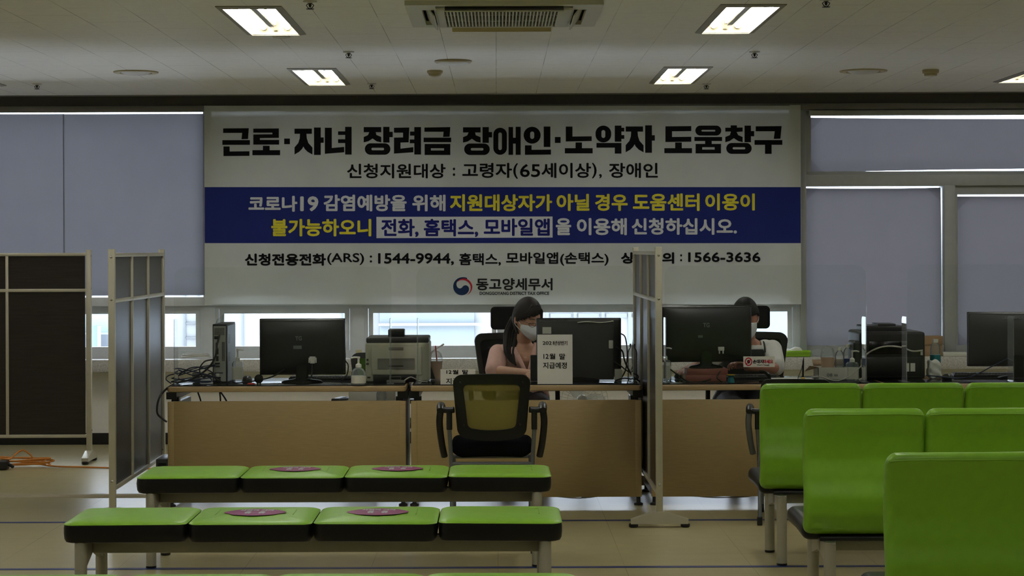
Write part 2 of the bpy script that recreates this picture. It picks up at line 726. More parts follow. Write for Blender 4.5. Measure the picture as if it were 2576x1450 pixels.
def glyphs(s):
    if s in TXT:
        return TXT[s]
    cu = bpy.data.curves.new('lettering_source', 'FONT')
    cu.body = s
    cu.resolution_u = 3
    ob = bpy.data.objects.new('lettering_source', cu)
    COL.objects.link(ob)
    bpy.context.view_layer.update()
    dg = bpy.context.evaluated_depsgraph_get()
    me = bpy.data.meshes.new_from_object(ob.evaluated_get(dg))
    vs = [(v.co.x, v.co.y) for v in me.vertices]
    fs = [tuple(p.vertices) for p in me.polygons]
    bpy.data.objects.remove(ob)
    bpy.data.curves.remove(cu)
    bpy.data.meshes.remove(me)
    TXT[s] = (vs, fs)
    return TXT[s]


def letter(mb, s, u0, v0, u1, v1, fn, bold=0.0, rnd=True):
    """fit the ink of s into u0..u1, v0..v1 (v grows upward) and write it through fn(u, v)"""
    vs, fs = glyphs(s)
    ax0, ax1 = min(v[0] for v in vs), max(v[0] for v in vs)
    ay0, ay1 = min(v[1] for v in vs), max(v[1] for v in vs)
    ua, ub, va, vb = u0 + bold, u1 - bold, v0 + bold, v1 - bold
    pts = [(ua + (x - ax0) / (ax1 - ax0) * (ub - ua), va + (y - ay0) / (ay1 - ay0) * (vb - va)) for x, y in vs]
    offs = [(0, 0)]
    if bold:
        k = 8 if rnd else 8
        for i in range(k):
            a = 2 * PI * i / k
            dx, dy = math.cos(a), math.sin(a)
            if not rnd:
                q = max(abs(dx), abs(dy))
                dx, dy = dx / q, dy / q
            offs.append((dx * bold, dy * bold))
    # successive strokes lie a hair above one another, like layers of ink
    e = 1e-3 * max(u1 - u0, v1 - v0)
    o0, ou, ov = fn(u0, v0), fn(u0 + e, v0), fn(u0, v0 + e)
    nrm = (ou - o0).cross(ov - o0).normalized()
    for i, (dx, dy) in enumerate(offs):
        sh = nrm * (i * 8e-5)
        mb.flat([(x + dx, y + dy) for x, y in pts], fs, lambda a, b: fn(a, b) + sh)


# ================================================================== SETTING
CEIL = 2.703
WX0, WX1, WY0, WY1 = -6.2, 6.4, -3.4, 15.15
struct(MB().box(WX0, WX1, WY0, WY1 + 0.1, -0.1, 0), 'floor', 'vinyl_floor')
struct(MB().box(WX0 - 0.15, WX0, WY0, WY1 + 0.3, 0, 3.1), 'wall_left', 'white_wall')
struct(MB().box(WX1, WX1 + 0.15, WY0, WY1 + 0.3, 0, 3.1), 'wall_right', 'white_wall')
struct(MB().box(WX0, WX1, WY0 - 0.15, WY0, 0, 3.1), 'wall_front', 'white_wall')

LAMP_X = (-3.695, -1.215, 1.265, 3.745)
LAMP_Y = (3.03, 6.29, 9.55, 12.81)
LW, LL = 0.325, 1.24
AC = (0.04 - 0.48, 0.04 + 0.48, 9.37, 10.30)
holes = [(x - LW / 2 + 0.012, x + LW / 2 - 0.012, y + 0.012, y + LL - 0.012) for x in LAMP_X for y in LAMP_Y]
holes.append((AC[0] + 0.05, AC[1] - 0.05, AC[2] + 0.05, AC[3] - 0.05))
xs = sorted({WX0, WX1} | {h[0] for h in holes} | {h[1] for h in holes})
ys = sorted({WY0, 14.98} | {h[2] for h in holes} | {h[3] for h in holes})
cb = MB()
for i in range(len(xs) - 1):
    for j in range(len(ys) - 1):
        cx, cy = (xs[i] + xs[i + 1]) / 2, (ys[j] + ys[j + 1]) / 2
        if any(h[0] < cx < h[1] and h[2] < cy < h[3] for h in holes):
            continue
        cb.poly([(xs[i], ys[j], CEIL), (xs[i], ys[j + 1], CEIL), (xs[i + 1], ys[j + 1], CEIL), (xs[i + 1], ys[j], CEIL)])
bmesh.ops.remove_doubles(cb.bm, verts=cb.bm.verts[:], dist=1e-5)
cb.box(WX0, WX1, 14.975, 14.985, CEIL, CEIL + 0.12)
cb.box(WX0 - .1, WX1 + .1, WY0 - .1, WY1 + 0.3, 3.0, 3.1)
struct(cb, 'ceiling', 'ceiling_board')
tr = MB().box(WX0, WX1, 14.955, 14.992, CEIL - 0.006, CEIL + 0.02)
struct(tr, 'trim_1', 'header_grey', label='grey edge trim where the ceiling boards end', cat='trim')

# back wall: low wall, granite sill, base, header, window grid
DW = 15.25
lw = MB().box(WX0, WX1, WY1, WY1 + 0.11, 0, 0.575)
lw.box(WX0, WX1, WY1 + 0.03, WY1 + 0.3, 2.70, 3.05)
struct(lw, 'wall_back', 'white_wall', label='white low wall below the window sill')
struct(MB().box(WX0, WX1, WY1 - 0.012, WY1 + 0.01, 0, 0.09, 0.003), 'baseboard_back', 'black_base', label='black baseboard along the window wall', cat='baseboard')
sl = MB().box(WX0, WX1, 14.985, WY1 + 0.11, 0.572, 0.668, 0.004)
struct(sl, 'trim_2', 'granite', label='grey speckled granite window sill', cat='sill')
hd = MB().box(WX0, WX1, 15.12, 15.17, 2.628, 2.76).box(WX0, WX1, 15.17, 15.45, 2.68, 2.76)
struct(hd, 'trim_3', 'shaded_header', label='header band above the windows, its shade painted dark grey', cat='trim')
hd = MB().box(WX0, WX1, 15.10, 15.14, 2.583, 2.63, 0.004)
struct(hd, 'trim_4', 'header_grey', label='grey metal head frame above the windows', cat='trim')

mull = [X(p, DW, 820) for p in (-583, -212, 530, 904, 1273, 1644, 2015)]


def bars(mb, x0, x1, z0, z1, t, y0, y1):
    mb.box(x0, x1, y0, y1, z1 - t, z1).box(x0, x1, y0, y1, z0, z0 + t)
    mb.box(x0, x0 + t, y0, y1, z0 + t, z1 - t).box(x1 - t, x1, y0, y1, z0 + t, z1 - t)


zl0, zl1, zt = 0.668, 1.075, 1.145
for k in range(len(mull) - 1):
    a, b = mull[k], mull[k + 1]
    f = MB()
    f.box(a, b, 15.16, 15.27, zl1, zt, 0.004)                      # transom
    f.box(a, a + 0.045, 15.18, 15.27, zl0, 2.68).box(b - 0.045, b, 15.18, 15.27, zl0, 2.68)
    f.box(a + 0.045, b - 0.045, 15.20, 15.27, zl0, zl0 + 0.03)
    f.box(a + 0.045, b - 0.045, 15.20, 15.27, 2.65, 2.68)
    wn = struct(f, 'window_%d' % (k + 1), 'sash_metal_daylit', label='window bay with a low awning sash in the window wall', cat='window')
    s = MB()
    bars(s, a + 0.045, b - 0.045, zl0 + 0.03, zl1, 0.026, 15.20, 15.26)
    bars(s, a + 0.075, b - 0.075, zl0 + 0.052, zl1 - 0.026, 0.036, 15.215, 15.25)
    s.build('window_sash', 'sash_metal_daylit', wn)
    MB().box(a + 0.1, b - 0.1, 15.232, 15.238, zl0 + 0.08, zl1 - 0.05).build('window_pane', 'window_glass', wn)
    MB().box(a + 0.045, b - 0.045, 15.24, 15.246, zt, 2.655).build('window_pane', 'window_glass', wn)

# bays to the right of the banner: fixed light above, tall lights below
xa = mull[-1]
xb, xc_ = X(2386, DW, 650), WX1
zr = [0.668, 0.752, 1.975, 2.10, 2.555]
f = MB()
f.box(xa - 0.02, xa + 0.028, 15.14, 15.36, zl0, 2.63, 0.003).box(xa, xc_, 15.142, 15.36, 2.575, 2.69)
f.box(xa + 0.02, xa + 0.07, 15.17, 15.36, zr[3], 2.575)
f.box(xa, xc_, 15.16, 15.36, 1.99, 2.078, 0.004).box(xa, xc_, 15.19, 15.36, 2.07, 2.105)
f.box(xb - 0.052, xb + 0.035, 15.16, 15.36, zl0, 2.0, 0.004)
f.box(xb + 0.03, xb + 0.06, 15.20, 15.36, zl0, 2.0)
f.box(xb + 0.06, xc_, 15.20, 15.36, Z(489, 15.20, 2480), 2.0)
f.box(xa, xc_, 15.18, 15.36, zl0, 0.745)
f.box(4.85, 4.93, 15.16, 15.36, zl0, 2.0)
wn = struct(f, 'window_%d' % len(mull), 'window_metal', label='tall window bay with fixed top light right of the banner', cat='window')
MB().box(xa, xc_, 15.32, 15.326, 0.74, 2.56).build('window_pane', 'window_glass', wn)
cas = MB().box(xa + 0.045, xc_, 15.09, 15.16, Z(289.5, 15.09, 2300), Z(277, 15.09, 2300), 0.004)
cas.build('blind_rail', 'window_metal', wn)

# ---- blinds
bl = MB().grid(lambda u, v: (WX0 + 0.05 + u * (X(164, 15.17) - WX0 - 0.05), 15.175 + 0.003 * math.sin(u * 9 + v * 3), Z(745, 15.17, 80) + v * (Z(287, 15.17, 80) - Z(745, 15.17, 80))), 20, 10)
b = bl.build('roller_blind', 'blind_fabric', origin=(-4.5, 15.175, 1.15))
tag(b, 'grey roller blind left of the narrow seam, behind the dark panel at the left edge', 'blind', 'grey roller blinds left of the banner')
bl = MB().grid(lambda u, v: (X(161, 15.17) + u * (X(717, 15.17) - X(161, 15.17)), 15.165 + 0.003 * math.sin(u * 7 + v * 4), Z(744, 15.17, 300) + v * (Z(287, 15.17, 300) - Z(744, 15.17, 300))), 20, 10)
b = bl.build('roller_blind', 'blind_fabric', origin=(-2.4, 15.165, 1.15))
tag(b, 'grey roller blind between the narrow seam and the left edge of the banner', 'blind', 'grey roller blinds left of the banner')
# blinds behind the banner, one per bay
for k, lab in ((3, 'grey roller blind behind the banner, second bay from its left'), (4, 'grey roller blind behind the banner, third bay from its left'), (5, 'grey roller blind behind the right end of the banner')):
    a, b_ = mull[k] + 0.035, mull[k + 1] - 0.035
    if k == 3:
        a = X(716, 15.17)
    bl = MB().grid(lambda u, v: (a + u * (b_ - a), 15.172, 1.15 + v * 1.43), 4, 4)
    tag(bl.build('roller_blind', 'blind_fabric', origin=((a + b_) / 2, 15.172, 1.15)), lab, 'blind', 'roller blinds hidden by the banner')


def film(px0, px1, py0, py1, sag_t, sag_b, D, label, skew=0.0):
    a, c = P(px0, py1, D), P(px1, py0, D)
    n = 28

    def fn(u, v):
        s = 4 * u * (1 - u)
        z = a.z + v * (c.z - a.z) - v * sag_t * s + (1 - v) * sag_b * s
        return (a.x + u * (c.x - a.x) + skew * math.sin(v * 3.1) * (u - 0.5) * 2, D + 0.006 * math.sin(u * 5 + 1) * math.sin(v * 3.1), z)
    m = MB().grid(fn, n, 10)
    o = m.build('fabric_screen', 'film_fabric', origin=(a.x, D, a.z))
    tag(o, label, 'window screen', 'grey fabric screens taped over the right windows')
    for (u0, v0, du, dv) in ((0, 1, .12, -.2), (0, 0, .12, .2), (1, 1, -.12, -.2)):
        L = 0.11
        sx = 1 if du > 0 else -1
        sz = 1 if dv > 0 else -1
        q = Vector(fn(u0, v0))
        t = MB()
        e = 0.014
        t.poly([(q.x + sx * 0.004, D - e, q.z + sz * 0.004), (q.x + sx * L, D - e, q.z + sz * 0.004), (q.x + sx * 0.004, D - e, q.z + sz * L)])
        t.build('tape_corner', 'tape_clear', o)
    return o


film(2036, 3290, 291, 435, 0.018, 0.025, 15.255, 'wide grey fabric screen taped over the top right window')
film(2024, 2366, 472, 905, 0.006, 0.0, 15.25, 'tall grey fabric screen on the window directly right of the banner', 0.004)
film(2408, 3290, 491, 872, 0.003, 0.0, 15.255, 'tall grey fabric screen behind the rightmost monitor', -0.006)

# ---- neighbouring buildings outside
bd = thing('building', 'pale office facade with panel joints seen through the low windows', 'building', (0, 23, 0))
MB().box(-5.2, 20, 23.0, 26, -3.0, 1.62).build('wall', 'facade_white', bd)
for (x0, x1) in ((X(862, 23), X(935, 23)), (X(955, 23), X(1195, 23)), (X(1830, 23), X(1990, 23)), (X(1660, 23), X(1760, 23))):
    MB().box(x0, x1, 22.93, 23.0, -2, 1.3, 0.02).build('panel', 'facade_blue', bd)
MB().box(X(955, 23), X(1215, 23), 22.85, 22.95, Z(818, 23), Z(812, 23)).build('lintel', 'facade_white', bd)
for px in (1385, 1455, 1525, 1592):
    MB().box(X(px, 23), X(px + 52, 23), 22.96, 23.0, Z(800, 23), Z(790, 23)).build('panel_joint', 'facade_line', bd)
    MB().box(X(px - 12, 23), X(px - 4, 23), 22.96, 23.0, -3, 1.5).build('panel_joint', 'facade_line', bd)
for px in (467, 500, 612):
    m = MB().box(X(px, 23), X(px + 2, 23), 22.96, 23.0, -3, 1.5)
    m.build('panel_joint', 'facade_line', bd)
for py in (809, 846):
    MB().box(X(468, 23), X(501, 23), 22.96, 23.0, Z(py + 2, 23), Z(py, 23)).build('panel_joint', 'facade_line', bd)
sh = thing('building', 'small grey building with a pale blue curved roof beyond the far left window', 'building', (-5.2, 21.5, 0))
MB().box(X(150, 21.5), X(283, 21.5), 21.5, 23, -3.0, Z(838, 21.5)).build('wall', 'facade_grey', sh)
MB().tube([(X(150, 21.5), 22.4, Z(850, 21.5)), (X(330, 21.5), 22.4, Z(850, 21.5))], 0.32, 24).build('roof', 'roof_blue', sh)
MB().box(X(236, 21.4), X(252, 21.4), 21.2, 21.45, -3.0, Z(818, 21.4)).build('pillar', 'facade_white', sh)
MB().tube([(X(238, 21.1), 21.1, -3.0), (X(238, 21.1), 21.1, Z(815, 21.1))], 0.03).build('drain_pipe', 'teal_pole', sh)
bo = thing('building', 'blank pale wall of the building further left outside', 'building', (-9, 25, 0))
MB().box(-20, -5.25, 25, 26, -3.0, 1.2).build('wall', 'facade_white', bo)

# ================================================================== CEILING THINGS
def make_lamp():
    t = thing('ceiling_light', 'recessed twin tube ceiling light', 'ceiling light')
    x, z = LW / 2, 0.0
    fr = MB()
    o_ = [(-x, 0), (x, 0), (x, LL), (-x, LL)]
    e = 0.032
    i_ = [(-x + e, e), (x - e, e), (x - e, LL - e), (-x + e, LL - e)]
    lo = fr._new([(p[0], p[1], z - 0.004) for p in o_])
    li = fr._new([(p[0], p[1], z - 0.012) for p in i_])
    lt = fr._new([(p[0], p[1], z + 0.03) for p in i_])
    lb = fr._new([(p[0], p[1], z + 0.004) for p in o_])
    for k in range(4):
        j = (k + 1) % 4
        fr.face([lo[k], lo[j], li[j], li[k]])
        fr.face([li[k], li[j], lt[j], lt[k]])
        fr.face([lo[j], lo[k], lb[k], lb[j]])
    fr.build('frame', 'lamp_frame', t, fix=False)
    rf = MB()
    n = 56
    hw = x - e

    def prof(s):      # two deep troughs with a flat ridge between them
        q = abs(s)
        if q < 0.14:
            return 0.012
        u_ = (q - 0.14) / 0.86 * 2 - 1
        return 0.012 + 0.078 * math.sqrt(max(0, 1 - u_ * u_))
    rf.grid(lambda u, v: (-hw + 2 * hw * u, e + (LL - 2 * e) * v, z + prof((u - 0.5) * 2) if 0 < u < 1 else z + 0.012), n, 2)
    for yy in (e + 0.002, LL - e - 0.002):
        MB().box(-hw, hw, yy - 0.002, yy + 0.002, z - 0.006, z + 0.10).build('end_plate', 'device_cream', t)
    rf.build('reflector', 'lamp_reflector', t, fix=False, sharp=60)
    for s in (-1, 1):
        MB().tube([(s * 0.066, e + 0.03, z + 0.034), (s * 0.066, LL - e - 0.03, z + 0.034)], 0.0165, 14).build('lamp_tube', 'lamp_tube', t)
        for yy in (e + 0.012, LL - e - 0.012):
            c = MB()
            c.lathe([(0.0, -0.012), (0.018, -0.012), (0.019, 0.0), (0.018, 0.018), (0, 0.018)], (0, 0, 0), 14,
                    mtx=Matrix.Translation((s * 0.066, yy, z + 0.034)) @ Matrix.Rotation(PI / 2, 4, 'X'))
            c.build('lamp_holder', 'ac_white', t)
    return t


names = {(1, 2): 'lit twin tube ceiling light above left, nearest on the left side', (2, 2): 'lit twin tube ceiling light above right, nearest on the right side',
         (1, 3): 'smaller looking lit ceiling light in front of the banner, left of the round speaker', (2, 3): 'smaller looking lit ceiling light in front of the banner, right of the round speaker',
         (3, 3): 'lit ceiling light cut off by the right edge of the photo'}
lamp0 = make_lamp()
first = True
for i, lx in enumerate(LAMP_X):
    for j, ly in enumerate(LAMP_Y):
        o = lamp0 if first else copy_tree(lamp0)
        first = False
        o.location = (lx, ly, CEIL)
        o['label'] = names.get((i, j), 'twin tube ceiling light overhead, out of the photo')
        o['group'] = 'ceiling lights in a grid'

# air conditioner cassette
ac = thing('air_conditioner', 'white square ceiling cassette air conditioner with a slotted centre grille', 'air conditioner', ((AC[0] + AC[1]) / 2, (AC[2] + AC[3]) / 2, CEIL))
ax0, ax1, ay0, ay1 = AC
acx = (ax0 + ax1) / 2
g0, g1, h0, h1 = acx - 0.335, acx + 0.335, ay0 + 0.16, ay1 - 0.03
zc = CEIL - 0.022


def quadring(mb, o, i, z):
    for q in (((o[0], o[2]), (o[1], o[2]), (i[1], i[2]), (i[0], i[2])), ((o[1], o[2]), (o[1], o[3]), (i[1], i[3]), (i[1], i[2])),
              ((o[1], o[3]), (o[0], o[3]), (i[0], i[3]), (i[1], i[3])), ((o[0], o[3]), (o[0], o[2]), (i[0], i[2]), (i[0], i[3]))):
        mb.poly([(p[0], p[1], z) for p in q])


m = MB()
# panel made of strips, leaving the air outlets open
X0, X1 = ax0, ax1
so = 0.10
m.box(X0, X0 + 0.075, ay0, ay1, zc, CEIL).box(X0 + 0.135, g0, ay0, ay1, zc, CEIL)
m.box(X1 - 0.075, X1, ay0, ay1, zc, CEIL).box(g1, X1 - 0.135, ay0, ay1, zc, CEIL)
for (a, b) in ((X0 + 0.075, X0 + 0.135), (X1 - 0.135, X1 - 0.075)):
    m.box(a, b, ay0, ay0 + 0.2, zc, CEIL).box(a, b, ay1 - 0.10, ay1, zc, CEIL)
m.box(g0, g1, ay0, ay0 + 0.05, zc, CEIL).box(g0, g1, h0 - 0.02, h0, zc, CEIL).box(g0, g1, h1, ay1, zc, CEIL)
m.build('panel', 'ac_white', ac)
MB().box(X0 + 0.05, X1 - 0.05, ay0 + 0.05, ay1 - 0.05, CEIL + 0.10, CEIL + 0.16).build('housing', 'soot', ac)
m = MB()
gx0, gx1 = acx - 0.30, acx + 0.27
nb = 33
m.box(g0, gx0, h0, h1, zc - 0.006, CEIL, 0.003).box(gx1, g1, h0, h1, zc - 0.006, CEIL, 0.003)
m.box(gx0, gx1, h0, h0 + 0.03, zc - 0.006, CEIL).box(gx0, gx1, h1 - 0.03, h1, zc - 0.006, CEIL)
for i in range(nb + 1):
    xx = gx0 + (gx1 - gx0) * i / nb
    m.box(xx - 0.0035, xx + 0.0035, h0, h1, zc - 0.004, CEIL + 0.005)
for k in (1, 2):
    yy = h0 + (h1 - h0) * k / 3
    m.box(gx0, gx1, yy - 0.006, yy + 0.006, zc - 0.001, CEIL + 0.02)
m.build('grille', 'ac_white', ac)
MB().box(gx0, gx1, h0, h1, CEIL + 0.04, CEIL + 0.05).build('filter', 'soot', ac)
for sx, xx in ((1, X0 + 0.112), (-1, X1 - 0.112)):
    mt = Matrix.Translation((xx, (ay0 + ay1) / 2 + 0.05, CEIL - 0.02)) @ Matrix.Rotation(sx * 0.9, 4, 'Y')
    MB().box(-0.038, 0.038, -0.31, 0.31, -0.004, 0.004, 0.002, 1, mt).build('flap', 'ac_white', ac)
mt = Matrix.Translation((acx - 0.01, ay1 - 0.012, CEIL - 0.030)) @ Matrix.Rotation(-0.35, 4, 'X')
o = MB().box(-0.262, 0.262, -0.035, 0.035, -0.004, 0.004, 0.002, 1, mt).build('flap', 'ac_flap', ac)
o['label'] = 'yellowed far flap'
mt = Matrix.Translation((acx, ay0 + 0.09, CEIL - 0.03)) @ Matrix.Rotation(0.5, 4, 'X')
MB().box(-0.29, 0.29, -0.03, 0.03, -0.004, 0.004, 0.002, 1, mt).build('flap', 'ac_white', ac)


def ceil_at(px, py):
    v0 = (py - CY) + ROLL * (px - CX)
    D = (CEIL - CAMH) * F / -v0
    p = P(px, py, D)
    return Vector((p.x, D, CEIL))


def make_sprinkler():
    t = thing('sprinkler_head', 's', 'sprinkler')
    MB().lathe([(0, 0), (0.038, 0), (0.036, -0.006), (0.014, -0.008), (0.012, -0.014), (0, -0.014)], (0, 0, 0), 18).build('escutcheon', 'ac_white', t)
    m = MB().lathe([(0, -0.012), (0.008, -0.012), (0.008, -0.03), (0.004, -0.04), (0, -0.04)], (0, 0, 0), 10)
    for s in (-1, 1):
        m.tube([(s * 0.007, 0, -0.014), (s * 0.02, 0, -0.026), (s * 0.012, 0, -0.042), (0, 0, -0.048)], 0.0028, 6)
    m.build('body', 'soot', t)
    m = MB()
    for k in range(10):
        a = 2 * PI * k / 10
        c, s_ = math.cos(a), math.sin(a)
        m.box(0.0, 0.021, -0.004, 0.004, -0.052, -0.049, mtx=Matrix.Rotation(a, 4, 'Z'))
    m.build('deflector', 'soot', t)
    return t


sp0 = make_sprinkler()
for k, (px, py, lab) in enumerate(((780, 3, 'sprinkler head at the top edge, left of the air conditioner'), (877, 130, 'sprinkler head below left of the air conditioner, on a cut ceiling board'),
                                   (93, 211, 'leftmost sprinkler head on the ceiling'), (935, 210, 'sprinkler head near the dark header, right of the left small light'),
                                   (1898, 130, 'sprinkler head below the nearest right ceiling light'), (1777, 211, 'sprinkler head just below the right small ceiling light'),
                                   (2078, -2, 'sprinkler head cut by the top edge, right of the nearest right light'))):
    o = sp0 if k == 0 else copy_tree(sp0)
    o.location = ceil_at(px, py)
    o.scale = (0.9, 0.9, 0.75)
    o['label'] = lab
    o['group'] = 'ceiling sprinklers'

p = ceil_at(1140, 153)
t = thing('ceiling_speaker', 'round beige ceiling speaker between the two small lights', 'speaker', p)
MB().lathe([(0, 0), (0.118, 0), (0.12, -0.006), (0.112, -0.014), (0.1, -0.016), (0, -0.016)], p, 36).build('rim', 'device_cream', t)
MB().lathe([(0, -0.014), (0.1, -0.014), (0.085, -0.022), (0.05, -0.029), (0, -0.032)], p, 36).build('grille', 'ac_white', t)
p = ceil_at(1094, 178)
t = thing('smoke_detector', 'small domed smoke detector beside the round ceiling speaker', 'smoke detector', p)
MB().lathe([(0, 0), (0.053, 0), (0.053, -0.012), (0.048, -0.018), (0, -0.018)], p, 28).build('base', 'device_cream', t)
MB().lathe([(0, -0.016), (0.046, -0.016), (0.04, -0.032), (0.026, -0.042), (0, -0.046)], p, 28).build('dome', 'device_cream', t)
p = ceil_at(2341, 176)
t = thing('smoke_detector', 'boxy beige detector on the ceiling at the right', 'smoke detector', p)
MB().lathe([(0, 0), (0.056, 0), (0.054, -0.02), (0.05, -0.024), (0, -0.024)], p, 24).build('base', 'device_cream', t)
MB().lathe([(0, -0.022), (0.044, -0.022), (0.042, -0.04), (0, -0.042)], p, 24).build('dome', 'device_cream', t)
for (px, py, r, lab) in ((342, 181, 0.15, 'flat round ceiling vent above the left blinds'), (2172, 178, 0.16, 'flat round ceiling vent at the right, above the top window')):
    p = ceil_at(px, py)
    t = thing('ceiling_vent', lab, 'vent', p, 'flat round ceiling vents')
    MB().lathe([(0, 0), (r, 0), (r * 0.98, -0.008), (r * 0.72, -0.008), (r * 0.72, -0.002), (0, -0.002)], p, 40).build('rim', 'device_cream', t)
    MB().lathe([(0, -0.006), (r * 0.66, -0.006), (r * 0.5, -0.018), (0, -0.022)], p, 40).build('disc', 'ac_white', t)
p = ceil_at(708, 91)
tag(MB().lathe([(0, 0), (0.05, 0), (0.048, -0.008), (0.03, -0.012), (0, -0.012)], p, 24).build('access_plate', 'ac_white', origin=p), 'small round white plate behind the nearest left ceiling light', 'ceiling plate')

# ================================================================== BANNER
DB = 15.07
bt0, bt1 = P(515, 768, DB), P(2014, 264, DB)
banner = thing('banner', 'wide white banner with Korean lettering and a blue band, hung in front of the windows', 'banner', ((bt0.x + bt1.x) / 2, DB, bt0.z))


def bzfix(px, py):
    q = P(px, py, DB)
    return q


def fab(u, v):
    x = bt0.x + (bt1.x - bt0.x) * u
    z = Z(766, DB, 515 + 1499 * u) + (Z(266, DB, 515 + 1499 * u) - Z(766, DB, 515 + 1499 * u)) * v
    wob = 0.006 * math.sin(u * 23) * (max(0, v - 0.9) * 10) + 0.004 * math.sin(u * 40 + 2) * (max(0, 0.06 - v) * 14)
    return (x, DB + 0.003 + abs(wob), z)


MB().grid(fab, 90, 50).build('fabric', 'banner_fabric', banner)
hem = MB()
hem.grid(lambda u, v: (bt0.x + 0.055 * u, DB + 0.0022, bt0.z + (bt1.z - bt0.z) * v), 1, 1)
hem.build('hem', 'banner_fabric', banner)
hem = MB()
hem.grid(lambda u, v: (bt1.x - 0.085 + 0.085 * u, DB + 0.0022, bt0.z + (bt1.z - bt0.z) * v), 1, 1)
hem.build('hem', 'banner_fabric', banner)
a, b_ = P(515, 612, DB), P(2014, 468, DB)
MB().grid(lambda u, v: (a.x + (b_.x - a.x) * u, DB + 0.0016, Z(612 - 0.002 * u, DB, 515 + 1499 * u) + (Z(471, DB, 515 + 1499 * u) - Z(612, DB, 515 + 1499 * u)) * v), 30, 2).build('blue_band', 'banner_blue', banner)
PX = DB / F


def bfn(dy):
    return lambda u, v: Vector((P(u, -v, DB).x, DB + dy, P(u, -v, DB).z))


def write(parts, name, mat, dy=0.0009):
    for (s, x0, x1, y0, y1, bold, rnd) in parts:
        m = MB()
        letter(m, s, x0, -y1, x1, -y0, bfn(dy), bold, rnd)
        m.build(name, mat, banner, fix=False)


# headline drawn stroke by stroke
A1 = lambda q: (540 + q[0] / 3.529, 300 + q[1] / 3.529)
A2 = lambda q: (1250 + q[0] / 3.345, 300 + q[1] / 3.345)
hl = MB()
hf = bfn(0.0009)


def hp(pts, A, dx=0, dy=0):
    hl.poly([hf(A(q)[0] + dx, -(A(q)[1] + dy)) for q in pts])


def hr(x0, y0, x1, y1, A, dx=0, dy=0):
    hp([(x0, y0), (x1, y0), (x1, y1), (x0, y1)], A, dx, dy)


def stad(x0, y0, x1, y1, n=10):
    r = min(x1 - x0, y1 - y0) / 2
    pts = []
    for (cx, cy, a0) in ((x1 - r, y0 + r, -PI / 2), (x1 - r, y1 - r, 0), (x0 + r, y1 - r, PI / 2), (x0 + r, y0 + r, PI)):
        for k in range(n + 1):
            a = a0 + PI / 2 * k / n
            pts.append((cx + r * math.cos(a), cy + r * math.sin(a)))
    return pts


def hring(o, i, A, dx=0, dy=0, rect=False):
    if rect:
        po = [(o[0], o[1]), (o[2], o[1]), (o[2], o[3]), (o[0], o[3])]
        pi_ = [(i[0], i[1]), (i[2], i[1]), (i[2], i[3]), (i[0], i[3])]
    else:
        po, pi_ = stad(*o), stad(*i)
    n = len(po)
    f = lambda q: hf(A(q)[0] + dx, -(A(q)[1] + dy))
    vo, vi = hl._new([f(q) for q in po]), hl._new([f(q) for q in pi_])
    for k in range(n):
        j = (k + 1) % n
        hl.face([vo[k], vo[j], vi[j], vi[k]])


# geun
hp([(75, 82), (303, 80), (296, 176), (238, 178), (244, 122), (75, 122)], A1)
hr(68, 186, 313, 228, A1)
hp([(78, 242), (133, 242), (133, 287), (309, 285), (309, 326), (78, 328)], A1)
# ro
hp([(343, 84), (570, 82), (570, 166), (402, 168), (402, 184), (572, 184), (572, 226), (343, 226), (343, 136), (512, 134), (512, 120), (343, 120)], A1)
hr(428, 236, 488, 276, A1)
hr(335, 275, 581, 320, A1)
hr(617, 172, 668, 222, A1)
JA = [(709, 84), (863, 84), (863, 130), (815, 130), (818, 170), (832, 212), (868, 252), (868, 314), (825, 290), (800, 265), (788, 243), (775, 265), (750, 290), (709, 314), (709, 250), (742, 212), (755, 170), (757, 130), (709, 130)]
# ja (twice)
for dx, dy in ((0, 0), (833.1, -5.5)):
    hp(JA, A1, dx, dy)
    hr(882, 74, 942, 318, A1, dx, dy)
    hr(941, 162, 968, 210, A1, dx, dy)
# nyeo
hp([(978, 76), (1040, 76), (1040, 256), (1150, 246), (1150, 294), (978, 308)], A1)
hr(1158, 68, 1216, 314, A1)
hr(1095, 108, 1159, 140, A1)
hr(1095, 178, 1159, 212, A1)
# jang (twice)
for dx, dy in ((0, 0), (882 / 3.529, 0.6)):
    hp([(1323, 70), (1479, 70), (1479, 116), (1430, 116), (1436, 140), (1479, 158), (1479, 206), (1440, 198), (1402, 172), (1365, 196), (1323, 206), (1323, 158), (1360, 142), (1372, 116), (1323, 116)], A1, dx, dy)
    hr(1496, 68, 1552, 208, A1, dx, dy)
    hr(1551, 112, 1581, 160, A1, dx, dy)
    hring((1333, 214, 1560, 316), (1392, 254, 1504, 276), A1, dx, dy)
# ryeo
hp([(1592, 76), (1728, 74), (1722, 206), (1650, 208), (1650, 262), (1764, 248), (1764, 294), (1592, 306), (1592, 164), (1672, 162), (1672, 120), (1592, 120)], A1)
hr(1772, 70, 1832, 314, A1)
hr(1734, 110, 1773, 146, A1)
hr(1732, 180, 1773, 214, A1)
# geum
hp([(1862, 74), (2092, 70), (2086, 156), (2028, 158), (2032, 112), (1862, 112)], A1)
hr(1855, 164, 2100, 204, A1)
hring((1864, 220, 2092, 318), (1920, 258, 2036, 278), A1, rect=True)
# ae
hring((-30, 72, 84, 300), (12, 112, 42, 260), A2)
hr(98, 66, 136, 300, A2)
hr(158, 64, 200, 300, A2)
hr(134, 156, 160, 206, A2)
# in
hring((225, 64, 368, 206), (280, 104, 314, 166), A2)
hr(394, 62, 450, 234, A2)
hp([(236, 220), (292, 220), (292, 258), (455, 256), (455, 298), (236, 300)], A2)
hr(488, 150, 536, 200, A2)
# no
hp([(580, 62), (636, 62), (636, 146), (798, 144), (798, 184), (580, 188)], A2)
hr(662, 196, 716, 246, A2)
hr(572, 244, 806, 288, A2)
